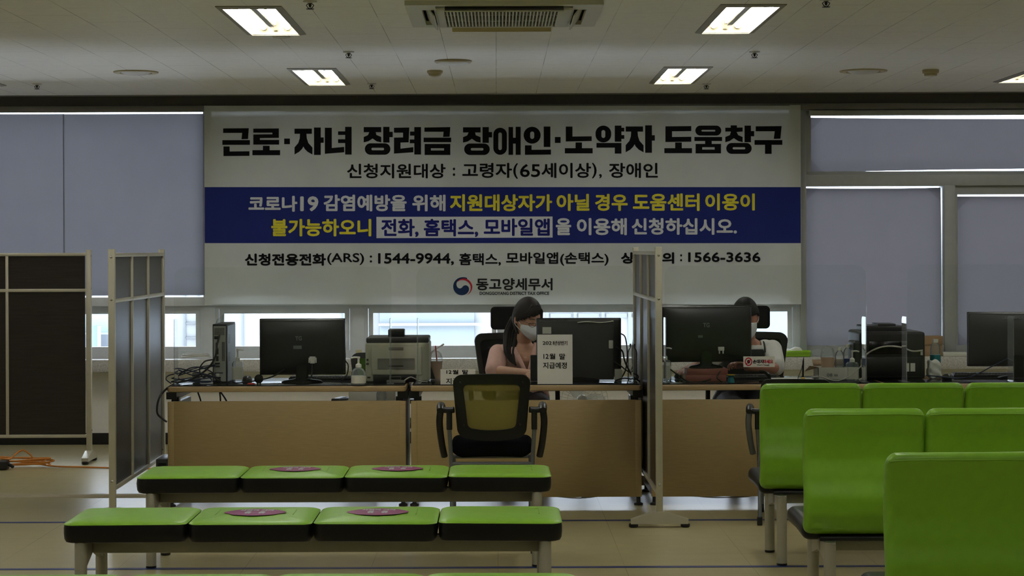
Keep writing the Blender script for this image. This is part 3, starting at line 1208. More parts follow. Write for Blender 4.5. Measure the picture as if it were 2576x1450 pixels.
# yak
hring((830, 54, 962, 196), (880, 92, 912, 158), A2)
hr(992, 54, 1048, 190, A2)
hr(1047, 72, 1072, 104, A2)
hr(1047, 134, 1072, 166, A2)
hp([(838, 200), (1048, 200), (1048, 290), (992, 290), (992, 240), (838, 240)], A2)
# do
hp([(1418, 60), (1636, 58), (1636, 100), (1474, 102), (1474, 150), (1636, 148), (1636, 190), (1418, 192)], A2)
hr(1500, 196, 1556, 246, A2)
hr(1409, 244, 1642, 286, A2)
# um
hring((1670, 54, 1888, 138), (1722, 90, 1838, 104), A2)
hr(1662, 150, 1895, 184, A2)
hr(1752, 183, 1808, 212, A2)
hring((1672, 208, 1886, 288), (1728, 236, 1832, 256), A2, rect=True)
# chang
hr(1967, 52, 2020, 74, A2)
hp([(1922, 72), (2068, 70), (2068, 104), (2018, 108), (2030, 134), (2068, 150), (2068, 194), (2030, 184), (1994, 160), (1958, 184), (1922, 194), (1922, 150), (1960, 134), (1970, 104), (1922, 104)], A2)
hr(2084, 54, 2138, 194, A2)
hr(2137, 100, 2165, 144, A2)
hring((1930, 200, 2144, 292), (1984, 236, 2090, 254), A2)
# gu
hp([(2178, 60), (2396, 58), (2386, 164), (2330, 166), (2338, 102), (2178, 102)], A2)
hr(2168, 176, 2402, 216, A2)
hr(2256, 215, 2312, 292, A2)
hl.build('headline', 'print_black', banner, fix=False)

write([('신청지원대상', 873, 1121, 412, 449, 1.0, True), (':', 1139, 1145, 422, 443, 0.8, True), ('고령자', 1163, 1288, 410, 448, 1.0, True), ('(', 1291, 1303, 411, 450, 0.8, True), ('65', 1308, 1359, 413, 446, 0.8, True), ('세이상', 1362, 1487, 410, 448, 1.0, True), (')', 1489, 1501, 410, 449, 0.8, True), (',', 1507, 1514, 438, 449, 0.6, True), ('장애인', 1532, 1655, 410, 448, 1.0, True)], 'subtitle', 'print_black')
write([('코로나', 625, 748, 493, 533, 1.5, True), ('19', 755, 801, 494, 532, 1.8, True), ('감염예방을', 814, 1023, 490, 532, 1.5, True), ('위해', 1037, 1121, 490, 532, 1.5, True),
       ('을', 1398, 1437, 549, 592, 1.5, True), ('이용해', 1451, 1577, 549, 592, 1.5, True), ('신청하십시오.', 1589, 1854, 549, 591, 1.5, True)], 'white_lettering', 'print_white')
write([('지원대상자가', 1132, 1389, 489, 532, 1.5, True), ('아닐', 1400, 1483, 488, 531, 1.5, True), ('경우', 1497, 1579, 488, 531, 1.5, True), ('도움센터', 1592, 1760, 487, 531, 1.5, True), ('이용이', 1774, 1899, 487, 530, 1.5, True),
       ('불가능하오니', 682, 934, 551, 595, 1.5, True)], 'yellow_lettering', 'print_yellow')
q0, q1 = P(947, 599, DB), P(1390, 546, DB)
MB().poly([(q0.x, DB + 0.0012, P(947, 599.5, DB).z), (q1.x, DB + 0.0012, P(1390, 598, DB).z), (q1.x, DB + 0.0012, P(1390, 545, DB).z), (q0.x, DB + 0.0012, P(947, 546, DB).z)]).build('white_box', 'print_white', banner, fix=False)
write([('전화,', 959, 1053, 551, 597, 1.5, True), ('홈택스,', 1066, 1203, 551, 597, 1.5, True), ('모바일앱', 1217, 1383, 550, 594, 1.5, True)], 'blue_lettering', 'print_blue', 0.0008)
write([('신청전용전화', 616, 820, 638, 669, 1.4, True), ('(ARS)', 823, 916, 637, 667, 0.7, True), (':', 930, 936, 643, 661, 0.8, True), ('1544-9944,', 951, 1142, 637, 668, 1.0, True), ('홈택스,', 1155, 1260, 637, 669, 0.9, True),
       ('모바일앱(손택스)', 1273, 1531, 635, 669, 0.9, True), ('상담문의', 1562, 1696, 635, 664, 1.4, True), (':', 1711, 1716, 640, 658, 0.8, True), ('1566-3636', 1731, 1913, 635, 660, 1.0, True)], 'contact_line', 'print_black')
write([('동고양세무서', 1197.8, 1390, 700, 731, 1.0, True)], 'office_name', 'print_black')
write([('DONGGOYANG DISTRICT TAX OFFICE', 1206.5, 1381.5, 734.3, 742.6, 0.35, True)], 'office_name', 'print_grey')
# round emblem traced in enlarged pixels
EM = lambda x, y: hf(1120 + x / 8.587, -(690 + y / 8.587))


def emblem(pts, name, mat):
    sp = smooth_path([(p[0], p[1], 0) for p in pts + [pts[0]]], 5)[:-1]
    MB().poly([EM(p.x, p.y) for p in sp]).build(name, mat, banner, fix=False)


emblem([(470, 80), (420, 68), (370, 67), (300, 82), (235, 122), (190, 185), (172, 260), (184, 335), (225, 400), (285, 442), (350, 456), (420, 445), (475, 410), (508, 360), (514, 310), (495, 268), (460, 244), (425, 242), (390, 258), (355, 295), (320, 310), (280, 298), (252, 262), (243, 215), (258, 165), (300, 128), (350, 105), (410, 95), (470, 105)], 'emblem_blue', 'print_navy')
emblem([(258, 172), (300, 118), (360, 94), (420, 92), (480, 110), (540, 160), (578, 230), (584, 300), (560, 370), (520, 420), (466, 455), (510, 410), (540, 355), (550, 295), (535, 230), (500, 180), (450, 145), (390, 130), (320, 134)], 'emblem_red', 'print_red')

# ================================================================== FLOOR TAPES, CABLE COVER
for yD, lab in ((10.79, 'blue tape line across the floor near the desks'), (9.20, 'blue tape line across the floor nearer the camera')):
    tag(MB().box(WX0 + 0.3, 5.2, yD - 0.022, yD + 0.022, 0.0005, 0.002).build('floor_tape', 'tape_blue', origin=(0, yD, 0.0005)), lab, 'floor tape', 'blue floor tapes')
y0 = 11.93
tag(MB().prismx([(y0 - 0.035, 0.001), (y0 - 0.02, 0.016), (y0 + 0.02, 0.016), (y0 + 0.035, 0.001)], WX0 + 0.2, X(414, y0, 1246)).build('cable_cover', 'cable_cover', origin=(-4, y0, 0)), 'long beige cable cover strip on the floor left of the desks', 'cable cover')

# ================================================================== PARTITIONS
def make_partition():
    t = thing('partition', 'p', 'partition')
    Wd, th = 1.72, 0.034
    for s in (-1, 1):
        m = MB().box(s * Wd / 2 - 0.018, s * Wd / 2 + 0.018, -0.018, 0.018, 0.05, 1.515, 0.003)
        p = m.build('post', 'aluminium', t)
        c = MB()
        for zz in (1.235, 1.47, 0.23):
            for q in (-1, 1):
                c.ball((s * Wd / 2 + q * 0.0185, 0, zz), (0.003, 0.008, 0.008), 10, 6)
        c.build('screw', 'chrome', p)
        f = MB().prismx([(-0.155, 0.02), (-0.155, 0.045), (-0.03, 0.085), (0.03, 0.085), (0.155, 0.045), (0.155, 0.02)], s * Wd / 2 - 0.024, s * Wd / 2 + 0.024)
        fo = f.build('foot', 'aluminium', t)
        g = MB()
        for q in (-1, 1):
            g.slab(s * Wd / 2, q * 0.14, 0.05, 0.05, 0.02, [(0.006, 0.0), (0, 0.006), (0, 0.018), (0.006, 0.022)])
        g.build('foot_pad', 'black_plastic', fo)
    cw = (Wd - 0.036) / 3
    r = MB()
    xa_, xb_ = -Wd / 2 + 0.018, Wd / 2 - 0.018
    for zz in (1.482, 1.226, 0.188):
        r.box(xa_, xb_, -th / 2, th / 2, zz - 0.011, zz + 0.011, 0.002)
    r.build('rail', 'aluminium', t)
    for k in (1, 2):
        xx = xa_ + cw * k
        MB().box(xx - 0.01, xx + 0.01, -th / 2, th / 2, 0.199, 1.471, 0.002).build('mullion', 'aluminium', t)
    for k in range(3):
        x0, x1 = xa_ + cw * k + 0.008, xa_ + cw * (k + 1) - 0.008
        MB().box(x0, x1, -0.004, 0.004, 0.197, 1.217).build('lower_panel', 'partition_wood', t)
        MB().box(x0, x1, -0.004, 0.004, 1.235, 1.473).build('upper_panel', 'partition_wood', t)
    return t


pA = make_partition()
pA.location = (P(224, 900, 13.87).x - 0.86, 13.87, 0)
pA['label'] = 'dark wood panel partition at the left edge, standing parallel to the windows'
pB = copy_tree(pA)
pB.location = (-2.142, 11.64, 0)
pB.rotation_euler = (0, 0, PI / 2 + 0.012)
pB['label'] = 'dark panel partition seen edge on, left of the first desk'
pC = copy_tree(pA)
pC.location = (0.872, 11.38, 0)
pC.rotation_euler = (0, 0, PI / 2)
pC['label'] = 'dark panel partition seen edge on, between the second and third desk'
for q in (pA, pB, pC):
    q['group'] = 'dark panel partitions'

# ================================================================== DESKS
DT = 0.705
DF = 11.41


def make_desk(x0, x1, label, bare=False, side=False):
    t = thing('desk', label, 'desk', ((x0 + x1) / 2, DF, 0), 'wood front office desks in a row')
    MB().slab((x0 + x1) / 2, DF + 0.375, x1 - x0, 0.75, 0.02, [(0.012, DT - 0.032), (0.002, DT - 0.028), (0, DT - 0.016), (0.002, DT - 0.004), (0.008, DT - 0.001)]).build('desktop', 'desk_edge', t)
    MB().box(x0 + 0.03, x1 - 0.03, DF + 0.015, DF + 0.035, 0.05, 0.619, 0.002).build('front_panel', 'desk_wood', t)
    for s, xx in ((-1, x0 + 0.02), (1, x1 - 0.02)):
        m = MB().box(xx - 0.018, xx + 0.018, DF + 0.012, DF + 0.05, 0.05, 0.617, 0.003)
        m.build('front_post', 'desk_wood', t)
        m = MB().box(xx - 0.012, xx + 0.012, DF + 0.052, DF + 0.70, 0.05, 0.60).box(xx - 0.03, xx + 0.03, DF + 0.04, DF + 0.68, 0.63, DT - 0.033)
        m.box(xx - 0.022 - s * 0.02, xx + 0.022 - s * 0.02, DF + 0.055, DF + 0.11, 0.6, 0.64)
        m.build('side_panel', 'desk_metal', t)
        for yy in (DF + 0.03, DF + 0.66):
            MB().lathe([(0, 0), (0.026, 0), (0.026, 0.012), (0.012, 0.018), (0.012, 0.052), (0, 0.052)], (xx, yy, 0), 14).build('foot', 'soot', t)
    if not bare:
        MB().slab((x0 + x1) / 2, DF + 0.40, x1 - x0 - 0.02, 0.66, 0.01, [(0, DT - 0.0005), (0, DT + 0.0035), (0.002, DT + 0.004)]).build('glass_top', 'desk_glass', t)
    return t


d1 = make_desk(-1.937, -0.536, 'leftmost wooden desk with a black monitor, computer tower and printer on it')
d2 = make_desk(-0.510, 0.846, 'wooden desk in front of the person in the pink blouse')
d3 = make_desk(0.900, 2.275, 'wooden desk right of the middle partition, behind the green seats')
d4 = make_desk(2.285, 3.685, 'rightmost wooden desk with a monitor cut by the photo edge')


# ================================================================== ACRYLIC SHIELDS
def make_shield(x0, x1, label, fins):
    yS = DF + 0.09
    t = thing('sneeze_guard', label, 'acrylic screen', ((x0 + x1) / 2, yS, DT + 0.004), 'clear acrylic screens on the desks')
    r, z0, z1 = 0.06, DT + 0.0045, 1.405
    pts = [(x0, z0), (x1, z0)]
    for k in range(9):
        a = PI / 2 * k / 8
        pts.append((x1 - r + r * math.cos(a), z1 - r + r * math.sin(a)))
    for k in range(9):
        a = PI / 2 + PI / 2 * k / 8
        pts.append((x0 + r + r * math.cos(a), z1 - r + r * math.sin(a)))
    MB().prism(pts, yS - 0.0015, yS + 0.0015).build('sheet', 'acrylic', t)
    for fx in fins:
        prof = [(yS + 0.002, z0), (yS + 0.13, z0), (yS + 0.13, z0 + 0.36)]
        for k in range(7):
            a = PI / 2 * k / 6
            prof.append((yS + 0.13 - 0.03 + 0.03 * math.cos(a), 1.098 - 0.03 + 0.03 * math.sin(a)))
        prof.append((yS + 0.002, 1.098))
        MB().prismx(prof, fx - 0.0025, fx + 0.0025).build('support', 'acrylic_edge', t)
        MB().box(fx - 0.02, fx + 0.02, yS + 0.004, yS + 0.16, z0 - 0.0005, z0 + 0.003).build('support_foot', 'acrylic_edge', t)
    return t


sx = lambda px: X(px, DF + 0.09, 880)
make_shield(sx(438), sx(985), 'clear acrylic screen on the leftmost desk', (sx(438), sx(981)))
make_shield(sx(1048), sx(1594), 'clear acrylic screen holding the two paper notices', (sx(1050), sx(1593)))
make_shield(sx(1672), sx(2180), 'clear acrylic screen with the red do-not-touch sign', (sx(1675), sx(2179)))
make_shield(sx(2282), sx(2830), 'clear acrylic screen in front of the rightmost monitor', (sx(2281), sx(2550)))

# paper notices on the screens
YN = DF + 0.0865


def notice(px0, px1, py0, py1, lines, label, name='paper_notice', y=YN, mat='paper', ink='print_black'):
    a, b_ = P(px0, py1, y), P(px1, py0, y)
    t = thing(name, label, 'paper sign', ((a.x + b_.x) / 2, y, a.z))
    MB().box(a.x, b_.x, y - 0.0006, y, a.z, b_.z).build('sheet', mat, t)
    by = {}
    for (s, x0, x1, y0, y1, bold, ik) in lines:
        by.setdefault(ik, []).append((s, x0, x1, y0, y1, bold))
    for ik, ls in by.items():
        m = MB()
        for (s, x0, x1, y0, y1, bold) in ls:
            letter(m, s, x0, -y1, x1, -y0, lambda u, v: Vector((P(u, -v, y).x, y - 0.0012, P(u, -v, y).z)), bold)
        m.build('lettering', ik, t, fix=False)
    return t


notice(1352, 1440, 842, 967, [('2021', 1365, 1393, 859, 868, 0.2, 'print_black'), ('년상반기', 1394, 1427, 858, 869, 0.2, 'print_black'), ('12', 1367, 1380, 891, 903, 0.3, 'print_black'), ('월', 1382, 1397, 890, 904, 0.35, 'print_black'), ('말', 1407, 1422, 890, 905, 0.35, 'print_black'), ('지급예정', 1366, 1426, 912, 928, 0.35, 'print_black')],
       'tall white paper notice in front of the monitor of the pink blouse person')
notice(1108, 1196, 929, 968, [('12', 1123, 1136, 932, 941, 0.25, 'print_black'), ('월', 1138, 1153, 931, 942, 0.3, 'print_black'), ('말', 1163, 1178, 931, 942, 0.3, 'print_black'), ('지급예정', 1122, 1186, 952, 967, 0.3, 'print_black')],
       'low white paper notice half hidden by the olive mesh chair')
t = notice(1870, 1949, 897, 924, [('손대지', 1894, 1920, 905, 915, 0.45, 'print_black'), ('마세요', 1920, 1945, 905, 915, 0.45, 'print_red'), ("Don't Touch", 1905, 1935, 916.5, 920.5, 0.1, 'print_grey')],
           'small white sign with a red prohibition mark on the acrylic screen', 'warning_sign', mat='label_paper')
c0 = P(1883, 910.5, YN)
m = MB()
R_ = 9.3 / F * YN
for k in range(28):
    a, b_ = 2 * PI * k / 28, 2 * PI * (k + 1) / 28
    q = lambda r, g: (c0.x + r * math.cos(g), YN - 0.0012, c0.z + 1.15 * r * math.sin(g))
    m.poly([q(R_, a), q(R_, b_), q(R_ * 0.74, b_), q(R_ * 0.74, a)])
mt = Matrix.Translation((c0.x, YN - 0.0012, c0.z)) @ Matrix.Rotation(-0.8, 4, 'Y')
m.poly([mt @ Vector(p) for p in ((-R_ * .8, 0, -R_ * .13), (R_ * .8, 0, -R_ * .13), (R_ * .8, 0, R_ * .13), (-R_ * .8, 0, R_ * .13))])
m.build('prohibition_mark', 'print_red', t, fix=False)
m = MB()
m.poly([(c0.x + R_ * .5 * math.cos(2 * PI * k / 14) * (0.8 + 0.2 * math.cos(k * 2.1)), YN - 0.0010, c0.z + R_ * .5 * math.sin(2 * PI * k / 14)) for k in range(14)])
m.build('hand_mark', 'print_black', t, fix=False)


# ================================================================== DESK EQUIPMENT
def make_monitor(name, label, loc, rz, wd, zb, zt_, logo=None, logo_z=0.0, logo_x=0.0, lw_=0.04, lh=0.026, matp='gloss_black', base_r=0.125, stand=True):
    """root at the stand foot; local z measured from the surface it stands on; back of the screen faces -y"""
    t = thing(name, label, 'monitor', loc)
    h = zt_ - zb
    local(MB().gbox((0, 0.045, (zb + zt_) / 2), (wd, 0.03, h), 0.006, (6, 1, 6)), 'bezel', matp, t)

    def bulge(p):
        f = max(0, 1 - (2 * p.x / wd) ** 4) * max(0, 1 - (2 * p.z / h) ** 4)
        return (p.x, p.y - (0.035 * f if p.y < 0 else 0), p.z)
    local(MB().gbox((0, 0.028, (zb + zt_) / 2), (wd * 0.985, 0.03, h * 0.97), 0.012, (14, 1, 10), bulge), 'back_cover', 'black_plastic' if matp == 'gloss_black' else matp, t)
    local(MB().box(-wd / 2 + 0.012, wd / 2 - 0.012, 0.0605, 0.062, zb + 0.015, zt_ - 0.012), 'screen', 'gloss_black', t)
    if stand:
        m = MB().slab(0, 0.0, 0.075, 0.035, 0.015, [(0, 0.012), (0, zb + h * 0.28)])
        local(m, 'neck', 'gloss_black', t)
        m = MB().lathe([(0, 0), (base_r, 0), (base_r, 0.006), (base_r * 0.9, 0.014), (0.05, 0.022), (0.03, 0.03), (0, 0.03)], (0, 0.0, 0), 40, 1.0, 0.72)
        local(m, 'base', 'gloss_black', t)
    if logo:
        m = MB()
        yy = -0.0235
        letter(m, logo, logo_x - lw_ / 2, logo_z - lh / 2, logo_x + lw_ / 2, logo_z + lh / 2, lambda u, v: Vector((u, yy, v)), 0.0012)
        local(m, 'lettering', 'grey_metal', t, fix=False)
    t.rotation_euler = (0, 0, rz)
    return t


D1 = 11.70
mx = X(760, D1)
mon1 = make_monitor('monitor', 'black monitor seen from behind on the leftmost desk', (mx, D1, DT + 0.004), 0.0, 0.517, Z(944, D1) - DT, Z(804, D1, 760) - DT, 'TG', Z(853, D1, 760) - DT, -0.018, 0.04, 0.026)
plug = MB()
hz = Z(905, D1) - DT
plug.box(0.048, 0.084, -0.042, -0.02, hz - 0.004, hz + 0.02, 0.003).box(0.052, 0.08, -0.042, -0.022, hz - 0.022, hz, 0.003).box(0.042, 0.049, -0.035, -0.022, hz - 0.018, hz + 0.012).box(0.083, 0.09, -0.035, -0.022, hz - 0.018, hz + 0.012)
o = plug.build('connector', 'pump_white')
o.parent = mon1
o = MB().box(-0.05, 0.0, -0.0245, -0.022, hz + 0.065, hz + 0.085).build('rating_label', 'grey_metal')
o.parent = mon1
o = MB().tube(smooth_path([(0.065, -0.03, hz - 0.02), (0.06, -0.05, hz - 0.1), (0.03, -0.04, 0.02), (0.08, 0.03, 0.006)]), 0.0045, 8).build('cable', 'cable_black')
o.parent = mon1
D3 = 11.78
bk = X(1771, D3)
# two thick books under the third desk's monitor
bz0, bz1 = DT + 0.004, DT + 0.078
tb = [('thick red-brown book lying under the monitor on the third desk, lower one', bz0, bz0 + 0.037, 0.0), ('thick red-brown book lying directly under the monitor on the third desk', bz0 + 0.037, bz1, 0.01)]
for lab, za, zb_, dx in tb:
    t = thing('book', lab, 'book', (bk + dx, D3, za), 'books under the monitor')
    hw, hd_ = 0.122, 0.10
    m = MB().box(bk + dx - hw, bk + dx + hw, D3 - hd_, D3 + hd_, za, za + 0.003, 0.001).box(bk + dx - hw, bk + dx + hw, D3 - hd_, D3 + hd_, zb_ - 0.003, zb_, 0.001)
    m.box(bk + dx - hw, bk + dx + hw, D3 - hd_ - 0.002, D3 - hd_ + 0.002, za, zb_, 0.001)
    m.build('cover', 'book_red', t)
    MB().box(bk + dx - hw + 0.004, bk + dx + hw - 0.004, D3 - hd_ + 0.002, D3 + hd_ - 0.004, za + 0.003, zb_ - 0.003).build('pages', 'book_page', t)
mon3 = make_monitor('monitor', 'large black monitor standing on books, hiding the person in white sleeves', (X(1776, D3), D3, bz1), -0.03 * -1, 0.565, Z(912, D3, 1776) - bz1, Z(769, D3, 1776) - bz1, 'TG', Z(818, D3, 1776) - bz1, 0.0, 0.04, 0.027, base_r=0.105)
hz = Z(881, D3, 1776) - bz1
o = MB().box(0.07, 0.108, -0.03, -0.018, hz - 0.004, hz + 0.02, 0.003).box(0.074, 0.082, -0.03, -0.018, hz - 0.022, hz, 0.002).box(0.096, 0.104, -0.03, -0.018, hz - 0.022, hz, 0.002).build('connector', 'pump_white')
o.parent = mon3
o = MB().box(-0.05, -0.022, -0.0245, -0.020, hz + 0.075, hz + 0.09).build('rating_label', 'grey_metal')
o.parent = mon3
D2 = 11.80
mon2 = make_monitor('monitor', 'black monitor turned slightly, behind the tall white paper notice', (X(1456, D2), D2, DT + 0.004), -0.05, 0.515, 0.02, Z(801, D2, 1456) - DT - 0.004, None)
o = MB().gbox((-0.015, -0.004, 0.185), (0.455, 0.062, 0.355), 0.006, (3, 1, 3)).build('rear_shell', 'dark_grey_plastic')
o.parent = mon2
o['label'] = 'dull black rear shell of the monitor'
m = MB()
letter(m, 'NY', -0.09, Z(809, D2, 1456) - DT - 0.008, -0.065, Z(804, D2, 1456) - DT, lambda u, v: Vector((u, -0.0245, v)), 0.0006)
o = m.build('lettering', 'dark_grey_plastic', fix=False)
o.parent = mon2
o = MB().box(-0.218, -0.165, -0.0365, -0.0345, 0.285, 0.325).build('rating_label', 'label_paper')
o.parent = mon2
o = MB().box(0.182, 0.208, -0.046, -0.03, 0.195, 0.245, 0.004).build('connector', 'pump_white')
o.parent = mon2
t = thing('paper_strip', 'cream paper strip lying on top of the middle monitor', 'paper', (X(1495, D2), D2 - 0.02, Z(812, D2, 1495)))
MB().grid(lambda u, v: (X(1452 + 90 * u, D2, 812), D2 - 0.05 + 0.07 * v, Z(811.5 - 3.0 * u, D2 - 0.0, 1452 + 90 * u) + 0.004 * math.sin(u * 7)), 14, 3).build('sheet', 'label_paper', t, solid=0.006)
D4 = 11.82
mon4 = make_monitor('monitor', 'dark grey monitor cut off by the right edge of the photo', (X(2562, D4), D4, DT + 0.004), -0.10, 0.60, Z(925, D4, 2562) - DT, Z(787, D4, 2562) - DT, 'LUCOMS', Z(799, D4, 2562) - DT - 0.004, -0.04, 0.115, 0.018, 'dark_grey_plastic')

# computer tower
Dt = 11.72
x0, x1, zt2 = X(535, Dt), X(571, Dt), Z(816, Dt, 550)
pc = thing('computer_tower', 'narrow black and grey computer tower seen from behind, cables plugged in', 'computer', ((x0 + x1) / 2, Dt, DT + 0.004))
MB().box(x0, x1, Dt, Dt + 0.38, DT + 0.004, zt2, 0.004).build('case', 'black_plastic', pc)
MB().box(x1 - 0.001, x1 + 0.002, Dt + 0.02, Dt + 0.37, DT + 0.012, zt2 - 0.012).build('side_cover', 'grey_metal', pc)
e = 0.006
MB().box(x0 + e, x1 - e, Dt - 0.002, Dt + 0.004, DT + 0.012, zt2 - 0.012).build('rear_plate', 'rear_plate', pc)
hh = zt2 - DT
m = MB()
for r_ in range(9):
    for c_ in range(9):
        m.box(x0 + 0.012 + c_ * 0.0068, x0 + 0.0165 + c_ * 0.0068, Dt - 0.0032, Dt - 0.001, zt2 - 0.026 - r_ * 0.005, zt2 - 0.0225 - r_ * 0.005)
m.build('fan_vent', 'soot', pc)
m = MB()
for r_ in range(17):
    for c_ in range(2):
        m.box(x1 - 0.029 + c_ * 0.009, x1 - 0.022 + c_ * 0.009, Dt - 0.0032, Dt - 0.001, DT + 0.135 + r_ * 0.0068, DT + 0.140 + r_ * 0.0068)
m.build('side_vent', 'soot', pc)
MB().box(x0 + 0.010, x0 + 0.036, Dt - 0.004, Dt, zt2 - 0.09, zt2 - 0.07, 0.002).build('power_socket', 'black_plastic', pc)
m = MB()
for k, (dx, z_, w_, h_) in enumerate(((0.02, .215, .012, .03), (0.022, .175, .014, .035), (0.022, .135, .014, .03), (0.014, .115, .03, .01), (0.014, .098, .03, .01), (0.012, .06, .05, .006), (0.02, .03, .03, .008), (0.02, .015, .03, .008))):
    m.box(x0 + dx, x0 + dx + w_, Dt - 0.006, Dt, DT + z_, DT + z_ + h_, 0.001)
m.build('ports', 'soot', pc)
m = MB()
m.box(x0 + 0.026, x0 + 0.04, Dt - 0.008, Dt, DT + .22, DT + .245, 0.002).box(x0 + 0.02, x0 + 0.042, Dt - 0.012, Dt, DT + .04, DT + .06, 0.003)
m.build('plugs', 'pump_white', pc)
m = MB()
for k in range(7):
    m.box(x1 + 0.001, x1 + 0.0035, Dt + 0.06, Dt + 0.13, zt2 - 0.07 - k * 0.008, zt2 - 0.066 - k * 0.008)
    m.box(x1 + 0.001, x1 + 0.0035, Dt + 0.06, Dt + 0.13, DT + .13 + k * 0.008, DT + .134 + k * 0.008)
m.build('cover_vent', 'black_plastic', pc)
tp = P(551, 808, Dt + 0.02)
tag(MB().grid(lambda u, v: (tp.x - 0.022 + 0.045 * u + 0.01 * v, Dt + 0.03 + 0.015 * math.sin(u * 4), zt2 + 0.001 + 0.028 * v + 0.035 * u * v), 6, 4).build('plastic_scrap', 'clear_plastic', origin=(tp.x, Dt + 0.03, zt2), solid=0.0012), 'crumpled clear plastic scrap on top of the computer tower', 'plastic wrap')


# printers
Dp = 11.68
x0, x1, z0, z1 = X(919, Dp), X(1080, Dp), DT + 0.004, Z(862, Dp, 1000)
pr = thing('printer', 'beige laser printer with a black top, seen from behind', 'printer', ((x0 + x1) / 2, Dp, z0))
wd = x1 - x0
MB().gbox(((x0 + x1) / 2, Dp + 0.19, (z0 + z1) / 2), (wd, 0.36, z1 - z0 - 0.006), 0.012, (3, 3, 3)).build('body', 'printer_beige', pr)
m = MB().gbox(((x0 + x1) / 2, Dp + 0.19, z1 + 0.012), (wd * 0.98, 0.35, 0.036), 0.012, (3, 3, 1))
m.build('top_cover', 'dark_grey_plastic', pr)
MB().gbox((X(995, Dp), Dp + 0.15, z1 + 0.05), (0.098, 0.12, 0.05), 0.008, (2, 2, 1)).build('paper_stop', 'black_plastic', pr)
px_ = lambda p: X(p, Dp)
pz_ = lambda p: Z(p, Dp, 1000)
MB().box(px_(934), px_(1061), Dp - 0.002, Dp + 0.02, pz_(944), pz_(873), 0.004).build('rear_door', 'printer_beige', pr)
MB().box(px_(978), px_(1015), Dp - 0.004, Dp + 0.004, pz_(882), pz_(874), 0.002).build('door_grip', 'printer_grey', pr)
m = MB()
bars(m, px_(950), px_(1043), pz_(930), pz_(902), 0.006, Dp - 0.008, Dp + 0.006)
m.box(px_(952), px_(1041), Dp - 0.004, Dp + 0.004, pz_(929), pz_(904))
m.build('rear_recess', 'printer_grey', pr)
m = MB()
m.box(px_(978), px_(1015), Dp - 0.0055, Dp - 0.004, pz_(923), pz_(920))
m.build('rating_mark', 'dark_grey_plastic', pr)
MB().box(px_(938), px_(1048), Dp - 0.006, Dp + 0.01, pz_(943), pz_(929), 0.003).build('tray_door', 'printer_beige', pr)
MB().box(px_(939), px_(1046), Dp - 0.004, Dp + 0.02, pz_(962), pz_(944.5), 0.002).build('tray_recess', 'black_plastic', pr)
m = MB()
bars(m, px_(979), px_(1009), pz_(956), pz_(948), 0.003, Dp - 0.012, Dp - 0.004)
m.build('tray_latch', 'printer_grey', pr)
m = MB().box(px_(922), px_(927), Dp - 0.006, Dp + 0.006, pz_(908), pz_(903), 0.001).box(px_(921), px_(928), Dp - 0.006, Dp, pz_(918), pz_(914)).box(px_(924), px_(932), Dp - 0.006, Dp, pz_(952), pz_(948))
m.build('ports', 'soot', pr)
t = thing('usb_hub', 'small grey connector box lying in front of the beige printer', 'cable connector', (px_(997), Dp - 0.06, DT + 0.004))
MB().box(px_(974), px_(1021), Dp - 0.075, Dp - 0.045, DT + 0.0045, DT + 0.022, 0.004).build('body', 'printer_grey', t)
MB().tube(smooth_path([(px_(1015), Dp - 0.06, DT + 0.013), (px_(1025), Dp - 0.055, DT + 0.03), (px_(1034), Dp - 0.04, DT + 0.038), (px_(1043), Dp - 0.03, DT + 0.03), (px_(1056), Dp + 0.0, DT + 0.012), (px_(1075), Dp - 0.02, DT + 0.008)]), 0.0035).build('cable', 'cable_white', t)

Dq = 11.80
x0, x1, z0, z1 = X(2163, Dq), X(2328, Dq), DT + 0.004, Z(835, Dq, 2240)
bp = thing('printer', 'black all-in-one printer seen from behind with a white cable', 'printer', ((x0 + x1) / 2, Dq, z0))
MB().gbox(((x0 + x1) / 2, Dq + 0.2, (z0 + z1) / 2), (x1 - x0, 0.4, z1 - z0), 0.018, (3, 3, 3)).build('body', 'printer_dark', bp)
MB().gbox(((x0 + x1) / 2 - 0.03, Dq + 0.22, z1 + 0.01), ((x1 - x0) * 0.62, 0.3, 0.045), 0.01, (2, 2, 1)).build('document_feeder', 'printer_dark', bp)
MB().gbox((X(2240, Dq), Dq + 0.2, z1 + 0.035), (0.11, 0.2, 0.02), 0.006, (2, 2, 1)).build('feeder_flap', 'black_plastic', bp)
MB().box(X(2176, Dq), X(2318, Dq), Dq - 0.003, Dq + 0.01, z0 + 0.02, Z(902, Dq), 0.003).build('rear_door', 'black_plastic', bp)
MB().box(X(2186, Dq), X(2282, Dq), Dq - 0.003, Dq + 0.01, Z(895, Dq), Z(862, Dq), 0.004).build('rear_recess', 'gloss_black', bp)
MB().gbox((X(2153, Dq), Dq + 0.05, (z0 + z1) / 2 - 0.02), (0.045, 0.2, z1 - z0 - 0.07), 0.016, (1, 2, 3)).build('side_tray', 'black_plastic', bp)
for (pxa, pxb) in ((2275, 2287), (2290, 2302)):
    MB().box(X(pxa, Dq), X(pxb, Dq), Dq - 0.0045, Dq - 0.003, Z(939, Dq), Z(918, Dq)).build('label', 'label_paper', bp)
MB().box(X(2316, Dq), X(2321, Dq), Dq - 0.006, Dq, Z(898, Dq), Z(888, Dq)).build('port', 'label_paper', bp)
